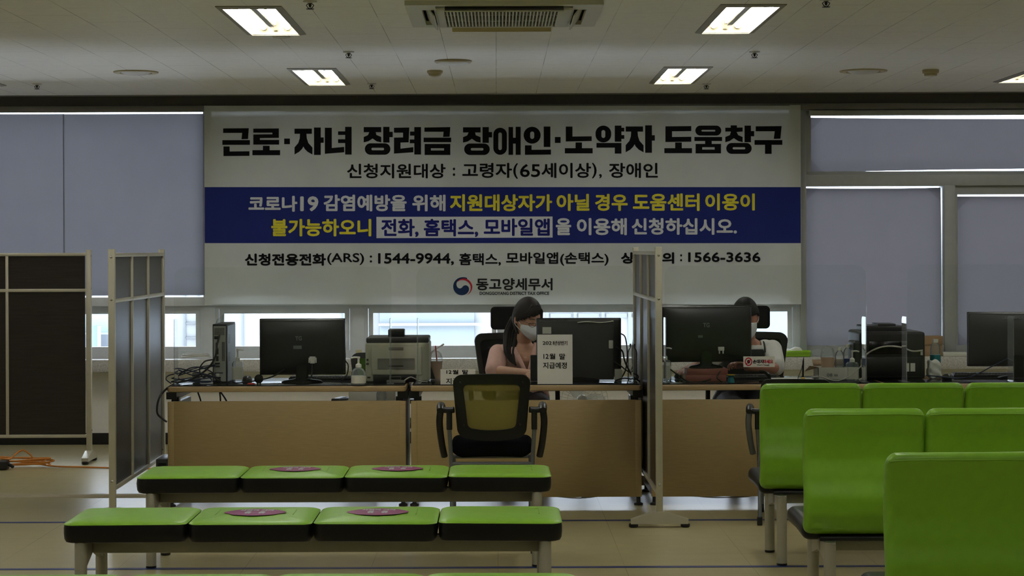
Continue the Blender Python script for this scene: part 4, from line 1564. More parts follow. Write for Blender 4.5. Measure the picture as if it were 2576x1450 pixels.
tag(MB().tube(smooth_path([P(2321, 882, Dq - 0.02), P(2295, 884, Dq - 0.03), P(2265, 874, Dq - 0.04), P(2228, 872, Dq - 0.04), P(2195, 882, Dq - 0.03), P(2172, 900, Dq - 0.03), P(2165, 915, Dq - 0.03), P(2173, 940, Dq - 0.05), P(2168, 953, Dq - 0.09), P(2150, 957, Dq - 0.13)], 8), 0.005).build('cable', 'cable_white', origin=P(2228, 872, Dq)), 'white cable arching across the back of the black printer', 'cable')


# bottles, cups and small things
def pump_bottle(loc, h, r, label, liquid='bottle_plastic', square=False, labelled=True, group=None, pump='pump_white', turn=0.4):
    t = thing('pump_bottle', label, 'pump bottle', loc, group)
    x, y, z = loc
    hb = h * 0.62
    if square:
        MB().slab(x, y, r * 2, r * 1.7, r * 0.4, [(0.003, z + 0.0), (0, z + 0.004), (0, z + hb * 0.9), (r * 0.25, z + hb), (r * 0.6, z + hb * 1.02)]).build('bottle', liquid, t)
    else:
        MB().lathe([(0, 0), (r * 0.95, 0), (r, 0.006), (r, hb * 0.55), (r * 0.96, hb * 0.72), (r * 0.7, hb * 0.9), (r * 0.33, hb), (r * 0.33, hb * 1.04), (0, hb * 1.04)], loc, 24).build('bottle', liquid, t)
    if labelled:
        if square:
            MB().slab(x, y, r * 2.02, r * 1.72, r * 0.4, [(0, z + hb * 0.12), (0, z + hb * 0.72)]).build('label', 'label_paper', t)
        else:
            k = 1.012
            MB().lathe([(r * k, hb * 0.1), (r * k, hb * 0.52)], loc, 24).build('label', 'label_paper', t)
    p = MB().lathe([(0, hb * 1.0), (r * 0.42, hb * 1.0), (r * 0.42, hb * 1.16), (r * 0.2, hb * 1.22), (r * 0.14, hb * 1.24), (r * 0.14, h * 0.93), (r * 0.22, h * 0.94), (r * 0.22, h), (0, h)], loc, 16)
    c, s = math.cos(turn), math.sin(turn)
    p.tube([(x, y, z + h * 0.975), (x + c * r * 0.7, y - s * r * 0.7, z + h * 0.98), (x + c * r * 1.15, y - s * r * 1.15, z + h * 0.955)], r * 0.12, 8)
    p.build('pump', pump, t)
    return t


def at_desk(px, D):
    return Vector((X(px, D, 950), D, DT + 0.0045))


def hpx(py0, py1, D):
    return (py1 - py0) * D / F


G = 'pump bottles on the desks'
pump_bottle(at_desk(598, 11.78), hpx(878, 961, 11.78), 0.032, 'rectangular pump bottle right beside the computer tower', square=True, group=G, turn=0.2)
pump_bottle(at_desk(902, 11.475), hpx(901, 972, 11.475), 0.043, 'round clear pump bottle in front of the beige printer', group=G, turn=2.7)
pump_bottle(at_desk(1673, 11.74), hpx(876, 960, 11.74), 0.036, 'pump bottle half hidden by the middle partition post', square=True, group=G, turn=0.2)
pump_bottle(at_desk(2144, 11.62), hpx(880, 958, 11.62), 0.036, 'clear pump bottle in front of the black printer', square=True, group=G, turn=0.1)
p = at_desk(651, 11.56)
t = thing('webcam', 'glossy black ball webcam left of the first monitor', 'webcam', p)
MB().ball((p.x, p.y, p.z + 0.032), 0.027, 24, 16).build('ball', 'gloss_black', t)
MB().lathe([(0, 0), (0.014, 0), (0.014, 0.008), (0.008, 0.012), (0, 0.012)], p, 18).build('foot', 'chrome', t)
p = at_desk(632, 11.52)
tag(MB().slab(p.x, p.y, 0.048, 0.03, 0.012, [(0.004, p.z), (0, p.z + 0.003), (0, p.z + 0.007), (0.008, p.z + 0.011)]).build('red_clip', 'red_plastic', origin=p), 'small bright red plastic piece on the leftmost desk', 'clip')


def make_mouse(p, label):
    t = thing('computer_mouse', label, 'computer mouse', p)
    MB().ball((p.x, p.y, p.z + 0.012), (0.03, 0.052, 0.026), 20, 12, lambda q: (q.x, q.y, max(q.z, -0.012))).build('shell', 'black_plastic', t)
    MB().tube([(p.x, p.y - 0.02, p.z + 0.034), (p.x, p.y - 0.03, p.z + 0.032)], 0.004, 8).build('wheel', 'grey_metal', t)


make_mouse(at_desk(622, 11.80), 'dark computer mouse between the pump bottle and the webcam')
make_mouse(at_desk(2382, 11.72), 'black computer mouse left of the rightmost monitor')
make_mouse(at_desk(1708, 11.95), 'black computer mouse under a hand, left of the red-brown books')


def make_keyboard(p, w_, label, rz=0.0):
    t = thing('keyboard', label, 'keyboard', p)
    o = MB().box(-w_ / 2, w_ / 2, -0.07, 0.07, 0, 0.016, 0.004).build('case', 'black_plastic')
    o.parent = t
    m = MB()
    n = int(w_ / 0.0185)
    for r_ in range(5):
        for c_ in range(n):
            m.box(-w_ / 2 + 0.008 + c_ * 0.0185, -w_ / 2 + 0.023 + c_ * 0.0185, -0.06 + r_ * 0.024, -0.04 + r_ * 0.024, 0.0155, 0.023)
    o = m.build('keys', 'dark_grey_plastic')
    o.parent = t
    t.rotation_euler = (0, 0, rz)


make_keyboard(at_desk(815, 11.96), 0.42, 'black keyboard behind the stand of the first monitor')
make_keyboard(at_desk(1880, 11.93), 0.34, 'black keyboard in front of the person in white sleeves', 0.06)
make_keyboard(at_desk(2470, 12.04), 0.36, 'black keyboard left of the rightmost monitor stand', -0.1)
make_keyboard(at_desk(1392, 12.03), 0.36, 'black keyboard under the hands of the pink blouse person')

# iced drink
p = at_desk(1096, 11.98)
hc = hpx(908, 953, 11.98)


def drink(p, hc, r, label, fill, lid=True, straw=True):
    t = thing('drink_cup', label, 'drink cup', p, 'takeaway drink cups')
    MB().lathe([(0, 0), (r * 0.74, 0), (r * 0.76, 0.004), (r * (0.76 + 0.24 * fill), hc * fill), (0, hc * fill)], p, 24).build('drink', 'coffee', t)
    MB().lathe([(r * 0.775, 0.002), (r * 1.02, hc), (r * 1.06, hc + 0.004)], p, 24).build('cup', 'clear_plastic', t)
    if lid:
        MB().lathe([(r * 1.08, hc - 0.004), (r * 1.08, hc + 0.006), (r * 1.0, hc + 0.022), (r * 0.84, hc + 0.045), (r * 0.5, hc + 0.06), (r * 0.2, hc + 0.064)], p, 24).build('dome_lid', 'clear_plastic', t)
    if straw:
        MB().tube([(p.x + 0.012, p.y, p.z + hc * 0.5), (p.x + 0.0, p.y - 0.01, p.z + hc + 0.095)], 0.004, 8).build('straw', 'straw_red', t)
    return t


t = drink(p, hc, 0.042, 'iced coffee cup with domed lid and red straw beside the beige printer', 0.98)
MB().prism([(p.x - 0.036, p.z + 0.004), (p.x - 0.002, p.z + 0.004), (p.x - 0.028, p.z + 0.08), (p.x - 0.038, p.z + 0.066)], p.y - 0.046, p.y - 0.043).build('sleeve_print', 'dark_grey_plastic', t)
a = P(1090, 882, 12.02)
b_ = P(1117, 866, 12.02)
tag(MB().tube([a, a.lerp(b_, 0.6), a.lerp(b_, 0.85), b_], [0.003, 0.003, 0.006, 0.005], 8).tube([(a.x, a.y, a.z), (a.x - 0.03, a.y, a.z - 0.03), (a.x - 0.03, a.y + 0.02, DT + 0.006)], 0.003, 8).build('drinking_straw', 'cable_white', origin=a), 'bent grey straw behind the domed iced coffee cup', 'straw')


def bottle(p, h, r, label, cap='label_paper', wrap=None):
    t = thing('water_bottle', label, 'bottle', p, 'plastic bottles')
    prof = [(0, 0), (r * 0.9, 0), (r, 0.008)]
    n = 7
    for k in range(n):
        z_ = 0.01 + h * 0.6 * k / n
        prof += [(r, z_), (r * 0.93, z_ + h * 0.6 / n * 0.5)]
    prof += [(r, h * 0.66), (r * 0.98, h * 0.74), (r * 0.82, h * 0.83), (r * 0.48, h * 0.89), (r * 0.48, h * 0.94), (0, h * 0.94)]
    MB().lathe(prof, p, 20).build('bottle', 'bottle_plastic', t)
    MB().lathe([(0, h * 0.91), (r * 0.56, h * 0.91), (r * 0.56, h), (0, h)], p, 16).build('cap', cap, t)
    if wrap:
        MB().lathe([(r * 1.02, h * 0.34), (r * 1.02, h * 0.58)], p, 20).build('label', wrap, t)
    return t


bottle(at_desk(1591, 11.97), hpx(868, 955, 11.97), 0.031, 'ribbed clear bottle left of the middle partition', 'grey_metal')
p = at_desk(1555, 11.78)
tag(MB().box(p.x - 0.022, p.x + 0.022, p.y - 0.02, p.y + 0.02, p.z, p.z + 0.07, 0.003).build('small_box', 'label_paper', origin=p), 'small pale box at the right foot of the middle monitor', 'box')

# box with cups on the third desk
Db = 11.74
a, b_ = at_desk(2058, Db), at_desk(2152, Db)
zt3 = Z(925, Db, 2100)
t = thing('carton', 'open white carton on the third desk holding a cup and bottles', 'box', ((a.x + b_.x) / 2, Db, a.z))
m = MB()
yb = Db + 0.17
m.box(a.x, b_.x, Db, Db + 0.004, a.z, zt3).box(a.x, b_.x, yb, yb + 0.004, a.z, zt3).box(a.x, a.x + 0.004, Db, yb, a.z, zt3).box(b_.x - 0.004, b_.x, Db, yb, a.z, zt3).box(a.x, b_.x, Db, yb, a.z, a.z + 0.004)
m.build('body', 'carton_white', t)
o = MB().poly([(a.x, Db, zt3), (a.x, yb, zt3), (a.x - 0.05, yb, zt3 - 0.03), (a.x - 0.05, Db, zt3 + 0.01)]).poly([(a.x, yb, zt3), (b_.x, yb, zt3), (b_.x, yb + 0.06, zt3 + 0.035), (a.x, yb + 0.06, zt3 + 0.035)])
o.build('flap', 'cardboard', t, fix=False, solid=0.003)
m = MB()
letter(m, '08', X(2080, Db), Z(948, Db, 2080), X(2094, Db), Z(940, Db, 2080), lambda u, v: Vector((u, Db - 0.001, v)), 0.0005)
letter(m, 'AA', X(2098, Db), Z(948, Db, 2080), X(2108, Db), Z(941, Db, 2080), lambda u, v: Vector((u, Db - 0.001, v)), 0.0005)
m.build('handwriting', 'grey_metal', t, fix=False)
zi = a.z + 0.005
dr = Vector((X(2082, Db + 0.07), Db + 0.07, zi))
drink(dr, Z(897, Db + 0.07, 2082) - zi, 0.042, 'domed cup with pale coffee standing in the white carton', 0.96, True, False)
q = Vector((X(2112, Db + 0.08), Db + 0.08, zi))
bottle(q, Z(875, Db + 0.08, 2112) - zi, 0.028, 'clear bottle with white cap in the white carton, beside the cup', 'label_paper')
q = Vector((X(2133, Db + 0.12), Db + 0.12, zi))
bottle(q, Z(867, Db + 0.12, 2133) - zi, 0.029, 'tallest clear bottle at the right end of the white carton', 'label_paper', 'tape_blue')

# teal holder, stapler, pen stand, papers
p = at_desk(1839, 11.56)
t = thing('clip_holder', 'small teal waisted holder with a yellow rim on the third desk', 'holder', p)
MB().lathe([(0, 0), (0.021, 0), (0.021, 0.01), (0.014, 0.028), (0.015, 0.032), (0.022, 0.043), (0, 0.043)], p, 22).build('body', 'teal', t)
MB().lathe([(0, 0.043), (0.024, 0.043), (0.024, 0.048), (0, 0.048)], p, 22).build('rim', 'yellow_plastic', t)
p = at_desk(1922, 11.62)
t = thing('stapler', 'black stapler standing open beside the do-not-touch sign', 'stapler', p)
MB().box(p.x - 0.03, p.x + 0.035, p.y - 0.02, p.y + 0.02, p.z, p.z + 0.012, 0.004).build('base', 'gloss_black', t)
MB().tube(smooth_path([(p.x + 0.03, p.y, p.z + 0.01), (p.x + 0.03, p.y, p.z + 0.035), (p.x + 0.005, p.y, p.z + 0.055), (p.x - 0.03, p.y, p.z + 0.06)]), [0.012, 0.014, 0.014, 0.009], 10, flat=0.7).build('arm', 'gloss_black', t)
p = at_desk(2020, 11.50)
t = thing('pen_stand', 'black counter pen standing in a yellow base', 'pen', p)
MB().lathe([(0, 0), (0.012, 0), (0.011, 0.02), (0.014, 0.024), (0.013, 0.028), (0.005, 0.034), (0, 0.034)], p, 18).build('base', 'yellow_plastic', t)
MB().tube([(p.x, p.y, p.z + 0.03), (p.x + 0.002, p.y, p.z + 0.125), (p.x + 0.005, p.y, p.z + 0.152)], [0.005, 0.005, 0.0015], 10).build('pen', 'gloss_black', t)
MB().tube(smooth_path([(p.x + 0.002, p.y, p.z + 0.13), (p.x - 0.01, p.y - 0.004, p.z + 0.08), (p.x - 0.03, p.y - 0.006, p.z + 0.03), (p.x - 0.034, p.y - 0.006, p.z + 0.003)]), 0.0018, 6).build('cord', 'cable_black', t)
a, b_ = at_desk(1945, 11.72), at_desk(2048, 11.72)
tag(MB().box(a.x, b_.x, 11.64, 11.86, DT + 0.0045, DT + 0.012, 0.001).build('paper_stack', 'paper', origin=a), 'flat stack of white papers between the stapler and the white carton', 'papers')
a = P(1335, 965, 11.62)
zt4 = Z(893, 11.62, 1340)
t = thing('card_reader', 'thin upright black device at the left edge of the tall notice', 'device', (a.x + 0.02, 11.62, DT + 0.0045))
MB().gbox((a.x + 0.022, 11.635, (DT + 0.012 + zt4) / 2), (0.046, 0.02, zt4 - DT - 0.016), 0.005, (2, 1, 2)).build('body', 'black_plastic', t)
MB().box(a.x, a.x + 0.045, 11.60, 11.68, DT + 0.0045, DT + 0.012, 0.003).build('foot', 'black_plastic', t)

# things on the window sill
ZS = 0.669
Ds = 15.02


def at_sill(px, D=Ds):
    return Vector((X(px, D, 905), D, ZS))


a, b_ = at_sill(1968), at_sill(2039)
t = thing('basket', 'small lime green plastic basket on the window sill', 'basket', ((a.x + b_.x) / 2, Ds, ZS))
zb2 = Z(883, Ds, 2000)
m = MB()
cx, cy, wx, wy = (a.x + b_.x) / 2, Ds + 0.05, b_.x - a.x, 0.11
hgt = zb2 - ZS
m.box(cx - wx / 2, cx + wx / 2, cy - wy / 2, cy - wy / 2 + 0.004, ZS, ZS + 0.014).box(cx - wx / 2, cx + wx / 2, cy - wy / 2 - 0.003, cy - wy / 2 + 0.006, zb2 - 0.014, zb2, 0.002)
n = 16
for k in range(n + 1):
    xx = cx - wx / 2 + wx * k / n
    m.box(xx - 0.0025, xx + 0.0025, cy - wy / 2, cy - wy / 2 + 0.004, ZS + 0.01, zb2 - 0.01)
for k in range(1, 5):
    zz = ZS + 0.012 + (hgt - 0.026) * k / 5
    m.box(cx - wx / 2, cx + wx / 2, cy - wy / 2, cy - wy / 2 + 0.004, zz - 0.002, zz + 0.002)
m.box(cx - wx / 2, cx + wx / 2, cy + wy / 2 - 0.004, cy + wy / 2, ZS, zb2).box(cx - wx / 2, cx - wx / 2 + 0.004, cy - wy / 2, cy + wy / 2, ZS, zb2).box(cx + wx / 2 - 0.004, cx + wx / 2, cy - wy / 2, cy + wy / 2, ZS, zb2)
m.box(cx - wx / 2, cx + wx / 2, cy - wy / 2, cy + wy / 2, ZS, ZS + 0.003)
m.build('body', 'basket_green', t)
tag(MB().gbox((cx - 0.02, cy + 0.01, ZS + 0.036), (0.15, 0.06, 0.058), 0.02, (3, 2, 2), lambda q: (q.x, q.y, q.z + 0.012 * math.sin(q.x * 50))).build('tissue_pack', 'paper', origin=(cx, cy, ZS + 0.004)), 'white crumpled paper packet inside the lime green basket', 'paper packet')
p = at_sill(2055)
tag(MB().ball((p.x, p.y + 0.04, ZS + 0.030), (0.06, 0.04, 0.03), 18, 10, lambda q: (q.x, q.y, q.z * (1 + 0.2 * math.sin(q.x * 90)))).build('plastic_bag', 'clear_plastic', origin=p), 'crumpled clear plastic bag on the sill right of the green basket', 'plastic bag')
a, b_ = at_sill(2324), at_sill(2372)
t = thing('cardboard_box', 'brown cardboard box on the sill behind the black printer', 'box', ((a.x + b_.x) / 2, Ds + 0.06, ZS))
MB().box(a.x + 0.004, b_.x - 0.004, Ds, Ds + 0.1, ZS, Z(868, Ds, 2350), 0.002).build('body', 'cardboard', t)
MB().box(a.x - 0.006, b_.x, Ds - 0.008, Ds + 0.108, Z(868, Ds, 2350), Z(846, Ds, 2350), 0.003).build('lid', 'cardboard', t)
q = at_desk(2353, 12.06)
bottle(q, hpx(865, 958, 12.06), 0.033, 'clear bottle with blue label in front of the brown box', 'label_paper', 'teal')
p = at_desk(2350, 11.86)
tag(MB().gbox((p.x, p.y, p.z + 0.056), (0.085, 0.07, 0.112), 0.02, (4, 3, 5), lambda q: (q.x * (1 - 3.0 * max(0, q.z + 0.01)) + 0.003 * math.sin(q.z * 90 + q.y * 50), q.y + 0.005 * math.sin(q.z * 110 + q.x * 90), q.z + 0.005 * math.sin(q.x * 110))).build('paper_bag', 'paper', origin=p), 'small crumpled white paper bag in front of the blue labelled bottle', 'paper bag')
a = at_sill(2372)
b_ = at_sill(2436)
tag(MB().box(a.x, b_.x, Ds - 0.02, Ds + 0.09, ZS, ZS + 0.03, 0.003).build('paper_stack', 'label_paper', origin=a), 'stack of papers on the sill left of the rightmost monitor', 'papers')
p = P(902, 897, 15.15)
tag(MB().box(p.x - 0.022, p.x + 0.024, 15.142, 15.158, ZS + 0.0005, ZS + 0.06).build('note_card', 'device_cream', origin=(p.x, 15.15, ZS)), 'small cream note card leaning on the window post left of the printer', 'note card')
pts = []
for k in range(40):
    a = k * 0.62
    pts.append((X(492, Ds) + 0.12 * math.cos(a) * (1 - k * 0.006), Ds + 0.02 + 0.035 * math.sin(a), ZS + 0.006 + 0.0007 * k + 0.006 * (1 + math.sin(a * 1.7))))
tag(MB().tube(smooth_path(pts, 4), 0.003, 6).build('coiled_cable', 'cable_white', origin=(X(492, Ds), Ds, ZS)), 'coil of pale cable on the sill behind the computer tower', 'cable')

# cables on the leftmost desk
def cable(pts, r, mat, label, group='cables around the leftmost desk'):
    q = smooth_path(pts, 8)
    tag(MB().tube(q, r, 8).build('cable', mat, origin=pts[0]), label, 'cable', group)


cable([P(552, 845, 11.70), P(546, 870, 11.66), P(541, 900, 11.65), P(520, 930, 11.64), P(480, 955, 11.62), P(440, 966, 11.58), P(412, 985, 11.42), P(398, 1010, 11.38), P(396, 1040, 11.38), P(410, 1055, 11.40), P(420, 1062, 11.40)], 0.006, 'cable_black', 'thick black cable running from the computer tower over the left desk edge')
pts = []
for k in range(46):
    a = k * 0.55
    pts.append((X(492, 11.66) + 0.115 * math.cos(a) + 0.03 * math.sin(k * 0.9), 11.66 + 0.05 * math.sin(a), DT + 0.014 + 0.05 * (1 + math.sin(a * 0.73 + 1)) * (0.4 + 0.6 * abs(math.cos(k * 0.31)))))
cable(pts, 0.0038, 'cable_blue', 'tangle of dark blue cable loops left of the computer tower')
cable([P(540, 905, 11.70), P(515, 910, 11.66), P(502, 930, 11.65), P(512, 950, 11.64), P(530, 940, 11.66), P(545, 955, 11.66), P(570, 964, 11.6), P(620, 962, 11.58), P(680, 950, 11.60), P(715, 930, 11.66)], 0.0045, 'cable_black', 'black cable lying from the computer tower to the first monitor')
cable([P(540, 918, 11.7), P(500, 925, 11.67), P(455, 938, 11.64), P(425, 945, 11.62), P(418, 955, 11.60), P(430, 965, 11.55)], 0.0035, 'cable_blue', 'thin blue cable looping over the left end of the leftmost desk')
p = at_desk(494, 11.78)
tag(MB().box(p.x - 0.022, p.x + 0.022, p.y - 0.02, p.y + 0.03, p.z, p.z + 0.06, 0.005).build('power_adapter', 'printer_grey', origin=p), 'small grey power adapter box among the cables', 'adapter')
cable([(X(868, D1) - 0.01, D1 + 0.06, Z(905, D1)), P(876, 920, D1 + 0.05), P(872, 945, D1 + 0.04), P(858, 958, D1 + 0.02)], 0.004, 'cable_black', 'black cable curving down at the right edge of the first monitor')
GC = 'cables beside the middle monitor'
cable([P(1562, 840, D2), P(1573, 850, D2 - 0.02), P(1578, 890, D2 - 0.03), P(1574, 930, D2 - 0.02), P(1560, 955, D2), P(1545, 964, D2 - 0.03)], 0.004, 'cable_black', 'black cable arching down at the right of the middle monitor', GC)
cable([P(1541, 908, D2 - 0.03), P(1560, 920, D2 - 0.05), P(1580, 935, D2 - 0.05), P(1604, 945, D2 - 0.05), P(1600, 955, D2 - 0.06), P(1570, 952, D2 - 0.06), P(1548, 958, D2 - 0.08)], 0.004, 'cable_black', 'black cable looping low beside the middle monitor', GC)
cable([P(1550, 872, D2 - 0.04), P(1566, 885, D2 - 0.05), P(1572, 910, D2 - 0.05), P(1590, 945, D2 - 0.04), P(1612, 962, D2 - 0.05)], 0.005, 'cable_black', 'thick black cable from the white connector of the middle monitor', GC)
cable([P(1788, 955, D3 - 0.14), P(1760, 962, D3 - 0.16), P(1730, 960, D3 - 0.16), P(1700, 940, D3 - 0.10), P(1680, 925, D3 - 0.05)], 0.004, 'cable_black', 'black cable lying in front of the red-brown books', 'cables on the third desk')
cable([P(1812, 935, D3 - 0.12), P(1804, 950, D3 - 0.16), P(1815, 960, D3 - 0.18), P(1830, 962, D3 - 0.12)], 0.004, 'cable_black', 'short black cable curl right of the red-brown books', 'cables on the third desk')
cable([P(2040, 950, 11.62), P(2065, 948, 11.60), P(2085, 955, 11.60), P(2110, 958, 11.58), P(2140, 945, 11.56), P(2158, 930, 11.56), P(2166, 921, 11.62)], 0.003, 'cable_white', 'thin pale cable lying in front of the white carton', 'cables on the third desk')
cable([P(2330, 945, 11.75), P(2365, 948, 11.68), P(2410, 952, 11.66), P(2450, 945, 11.66), P(2500, 920, 11.64), P(2550, 895, 11.62)], 0.0035, 'cable_blue', 'thin dark blue cable in front of the rightmost monitor', 'cables on the rightmost desk')
for k, (a_, b2) in enumerate((((498, 988), (508, 1040)), ((553, 988), (552, 1040)), ((556, 988), (580, 1040)))):
    cable([P(a_[0], a_[1], 11.9), P((a_[0] + b2[0]) / 2 + 2, 1010, 11.95), P(b2[0], b2[1], 11.95)], 0.005, 'cable_black', ('black cable hanging under the leftmost desk, leftmost of three', 'black cable hanging under the leftmost desk, middle of three', 'black cable hanging under the leftmost desk, rightmost of three')[k])
for k, (pts) in enumerate(([P(1385, 1258, 11.9), P(1450, 1262, 11.8), P(1500, 1258, 11.9), P(1540, 1256, 12.0)], [P(1725, 1254, 11.9), P(1800, 1260, 11.8), P(1870, 1258, 11.85), P(1905, 1258, 12.0)])):
    q = [Vector((v.x, v.y, 0.008 + 0.004 * (i % 2))) for i, v in enumerate(pts)]
    m = MB()
    for j in range(5):
        m.tube(smooth_path([(v.x + 0.02 * math.sin(j * 3 + i), v.y + 0.03 * j + 0.02 * math.sin(i * 2 + j), v.z + 0.004 * (j % 3)) for i, v in enumerate(q)], 6), 0.006, 6)
    tag(m.build('cable_bundle', 'cable_black', origin=q[0]), ('bundle of black cables on the floor under the second desk', 'bundle of black cables on the floor under the third desk')[k], 'cables')
# orange extension cord bottom left
m = MB()
pts = []
pc0 = Vector((X(60, 13.55, 1140), 13.55, 0))
for k in range(60):
    a = k * 0.5
    pts.append((pc0.x + (0.17 + 0.02 * math.sin(k * 1.3)) * math.cos(a) + 0.02 * math.sin(k * .31), pc0.y + (0.10 + 0.02 * math.cos(k)) * math.sin(a), 0.008 + 0.0009 * k + 0.008 * (1 + math.sin(k * 0.8))))
pts += [(pc0.x - 0.05, pc0.y, 0.10), (pc0.x + 0.0, pc0.y, 0.12), (pc0.x + 0.06, pc0.y, 0.07), (pc0.x + 0.03, pc0.y + .02, 0.04)]
pts += [(pc0.x + 0.2, pc0.y - 0.02, 0.012), (pc0.x + 0.4, pc0.y - 0.04, 0.007), (pc0.x + 0.7, pc0.y - 0.12, 0.007), (pc0.x + 1.1, pc0.y - 0.2, 0.007)]
tag(MB().tube(smooth_path(pts, 4), 0.006, 7).build('extension_cord', 'cable_orange', origin=pc0), 'coiled orange extension cord on the floor at the left edge', 'extension cord')
q = P(14, 1120, 13.5)
t = thing('power_strip', 'black plug block lying by the orange cord', 'power strip', (q.x, 13.5, 0))
MB().gbox((q.x - 0.02, 13.42, 0.035), (0.12, 0.09, 0.065), 0.015, (2, 2, 2)).build('body', 'black_plastic', t)
MB().tube(smooth_path([(q.x + 0.03, 13.42, 0.04), (q.x + 0.06, 13.41, 0.03), (q.x + 0.075, 13.40, 0.02)]), 0.012, 8).build('plug', 'black_plastic', t)
q = P(405, 1162, 12.0)
t = thing('storage_box', 'low dark box on the floor at the left end of the leftmost desk', 'box', (q.x, 11.75, 0))
MB().box(X(392, 11.8, 1160), X(420, 11.8, 1160) - 0.0, 11.8, 12.1, 0.0, Z(1156, 11.8, 405), 0.004).build('body', 'grey_metal', t)
MB().box(X(398, 11.8, 1160), X(418, 11.8, 1160), 11.797, 11.80, Z(1176, 11.8), Z(1162, 11.8)).build('label', 'printer_dark', t)

# ================================================================== GREEN BENCHES WITHOUT BACKS
SW = 0.4925
BX = -0.729


def cushion_top(p):
    return p


def make_bench():
    t = thing('waiting_bench', 'b', 'bench')
    for k in range(4):
        cx = -1.5 * SW + k * SW
        w_ = SW - 0.006
        def wavy(mb, a, ph):
            for v in mb.bm.verts:
                q = v.co
                f = a * math.sin((q.x - cx) / w_ * 5.5 + ph + k * 0.7) * (1.0 if q.y < 0 else 0.4)
                q.z += f
            return mb
        sb = MB().slab(cx, 0.005, w_, 0.452, 0.045, [(0.020, 0.356), (0.008, 0.360), (0.002, 0.372), (0.0, 0.392), (0.0, 0.415), (0.002, 0.427)], 10)
        local(wavy(sb, 0.0022, 1.0), 'seat', 'black_vinyl', t)
        cv = MB().slab(cx, 0.005, w_ + 0.001, 0.454, 0.045, [(0.003, 0.4265), (0.0, 0.4285), (0.001, 0.431), (0.006, 0.4345), (0.018, 0.4385), (0.045, 0.4425), (0.09, 0.4455), (0.15, 0.447)], 10)
        o = local(wavy(cv, 0.0022, 1.0), 'seat_cover', 'green_light', t)
        o['label'] = 'lime green vinyl seat cover'
        if k in (1, 2):
            st = MB()
            n = 48
            ring = []
            for i in range(n):
                a = 2 * PI * i / n
                c_ = abs(math.cos(a))
                r_ = 1 + 0.10 * max(0, c_ - 0.86) / 0.14 + 0.02 * math.cos(a * 8)
                ring.append(st.bm.verts.new((cx + 0.112 * r_ * math.cos(a), -0.025 + 0.10 * r_ * math.sin(a), 0.4502)))
            for q in ring:
                q.co.z = 0.4502
            st.face(ring)
            s_ = local(st, 'sticker', 'sticker_purple', t, fix=False)
            s_['label'] = 'purple round distancing sticker'
            lt = MB()
            fz = lambda u, v: Vector((cx + u, -0.025 + v * 0.95, 0.4508))
            letter(lt, '사회적 거리', -0.068, 0.035, 0.068, 0.075, fz, 0.0022)
            for q in (-0.028, 0.028):
                lt.flat([(q + 0.011 * math.cos(a), 0.016 + 0.011 * math.sin(a)) for a in [2 * PI * i / 12 for i in range(12)]], [tuple(range(12))], fz)
                lt.flat([(q - 0.014, 0.003), (q + 0.014, 0.003), (q + 0.010, -0.045), (q + 0.002, -0.045), (q, -0.02), (q - 0.002, -0.045), (q - 0.010, -0.045)], [tuple(range(7))], fz)
            lt.flat([(-0.012, -0.012), (0.012, -0.012), (0.012, -0.008), (-0.012, -0.008)], [(0, 1, 2, 3)], fz)
            o = local(lt, 'lettering', 'print_white', s_, fix=False)
        # pressed seam marks
        if k != 0:
            for q in (-0.155, 0.155):
                m = MB()
                m.box(cx + q - 0.0015, cx + q + 0.0015, -0.06, 0.09, 0.4405, 0.4462)
                local(m, 'seam', 'green_vinyl', t)
            if k == 3:
                m = MB().box(cx - 0.155, cx + 0.155, 0.088, 0.091, 0.4405, 0.4458)
                local(m, 'seam', 'green_vinyl', t)
    local(MB().box(-0.90, 0.90, -0.03, 0.03, 0.288, 0.357, 0.006), 'beam', 'bench_beam', t)
    for s in (-1, 1):
        for y in (-0.185, 0.215):
            lg = local(MB().lathe([(0, 0.012), (0.0245, 0.012), (0.0245, 0.35), (0.0225, 0.356), (0, 0.356)], (s * 0.914, y, 0), 22), 'leg', 'bench_leg', t)
            local(MB().lathe([(0, 0), (0.023, 0), (0.025, 0.004), (0.025, 0.012), (0, 0.012)], (s * 0.914, y, 0), 18), 'foot_cap', 'black_plastic', lg)
        m = MB().prismx([(-0.185, 0.29), (-0.185, 0.345), (0.215, 0.345), (0.215, 0.29), (0.19, 0.24), (0.03, 0.295), (0.0, 0.295), (-0.16, 0.24)], s * 0.914 - 0.012, s * 0.914 + 0.012)
        local(m, 'leg_bracket', 'bench_beam', t)
    return t


b1 = make_bench()
rows = ((9.41, 'lime green backless bench farthest from the camera, directly in front of the wooden desks'),
        (7.855, 'lime green backless bench in the middle left foreground, second from the desks'),
        (6.19, 'lime green backless bench at the bottom edge of the photo, only its tops showing'))
for k, (y, lab) in enumerate(rows):
    o = b1 if k == 0 else copy_tree(b1)
    o.location = (BX, y, 0)
    o['label'] = lab
    o['group'] = 'lime green backless benches'


# ================================================================== GREEN BENCHES WITH BACKS
def backp(z):
    pts = ((0.34, 0.03), (0.38, 0.0), (0.44, -0.022), (0.50, -0.026), (0.58, -0.008), (0.66, 0.004), (0.74, -0.002), (0.80, -0.012), (0.87, -0.026))
    for a, b in zip(pts, pts[1:]):
        if z <= b[0]:
            s = max(0, (z - a[0]) / (b[0] - a[0]))
            s = s * s * (3 - 2 * s) * 0.5 + s * 0.5
            return a[1] + (b[1] - a[1]) * s
    return pts[-1][1]


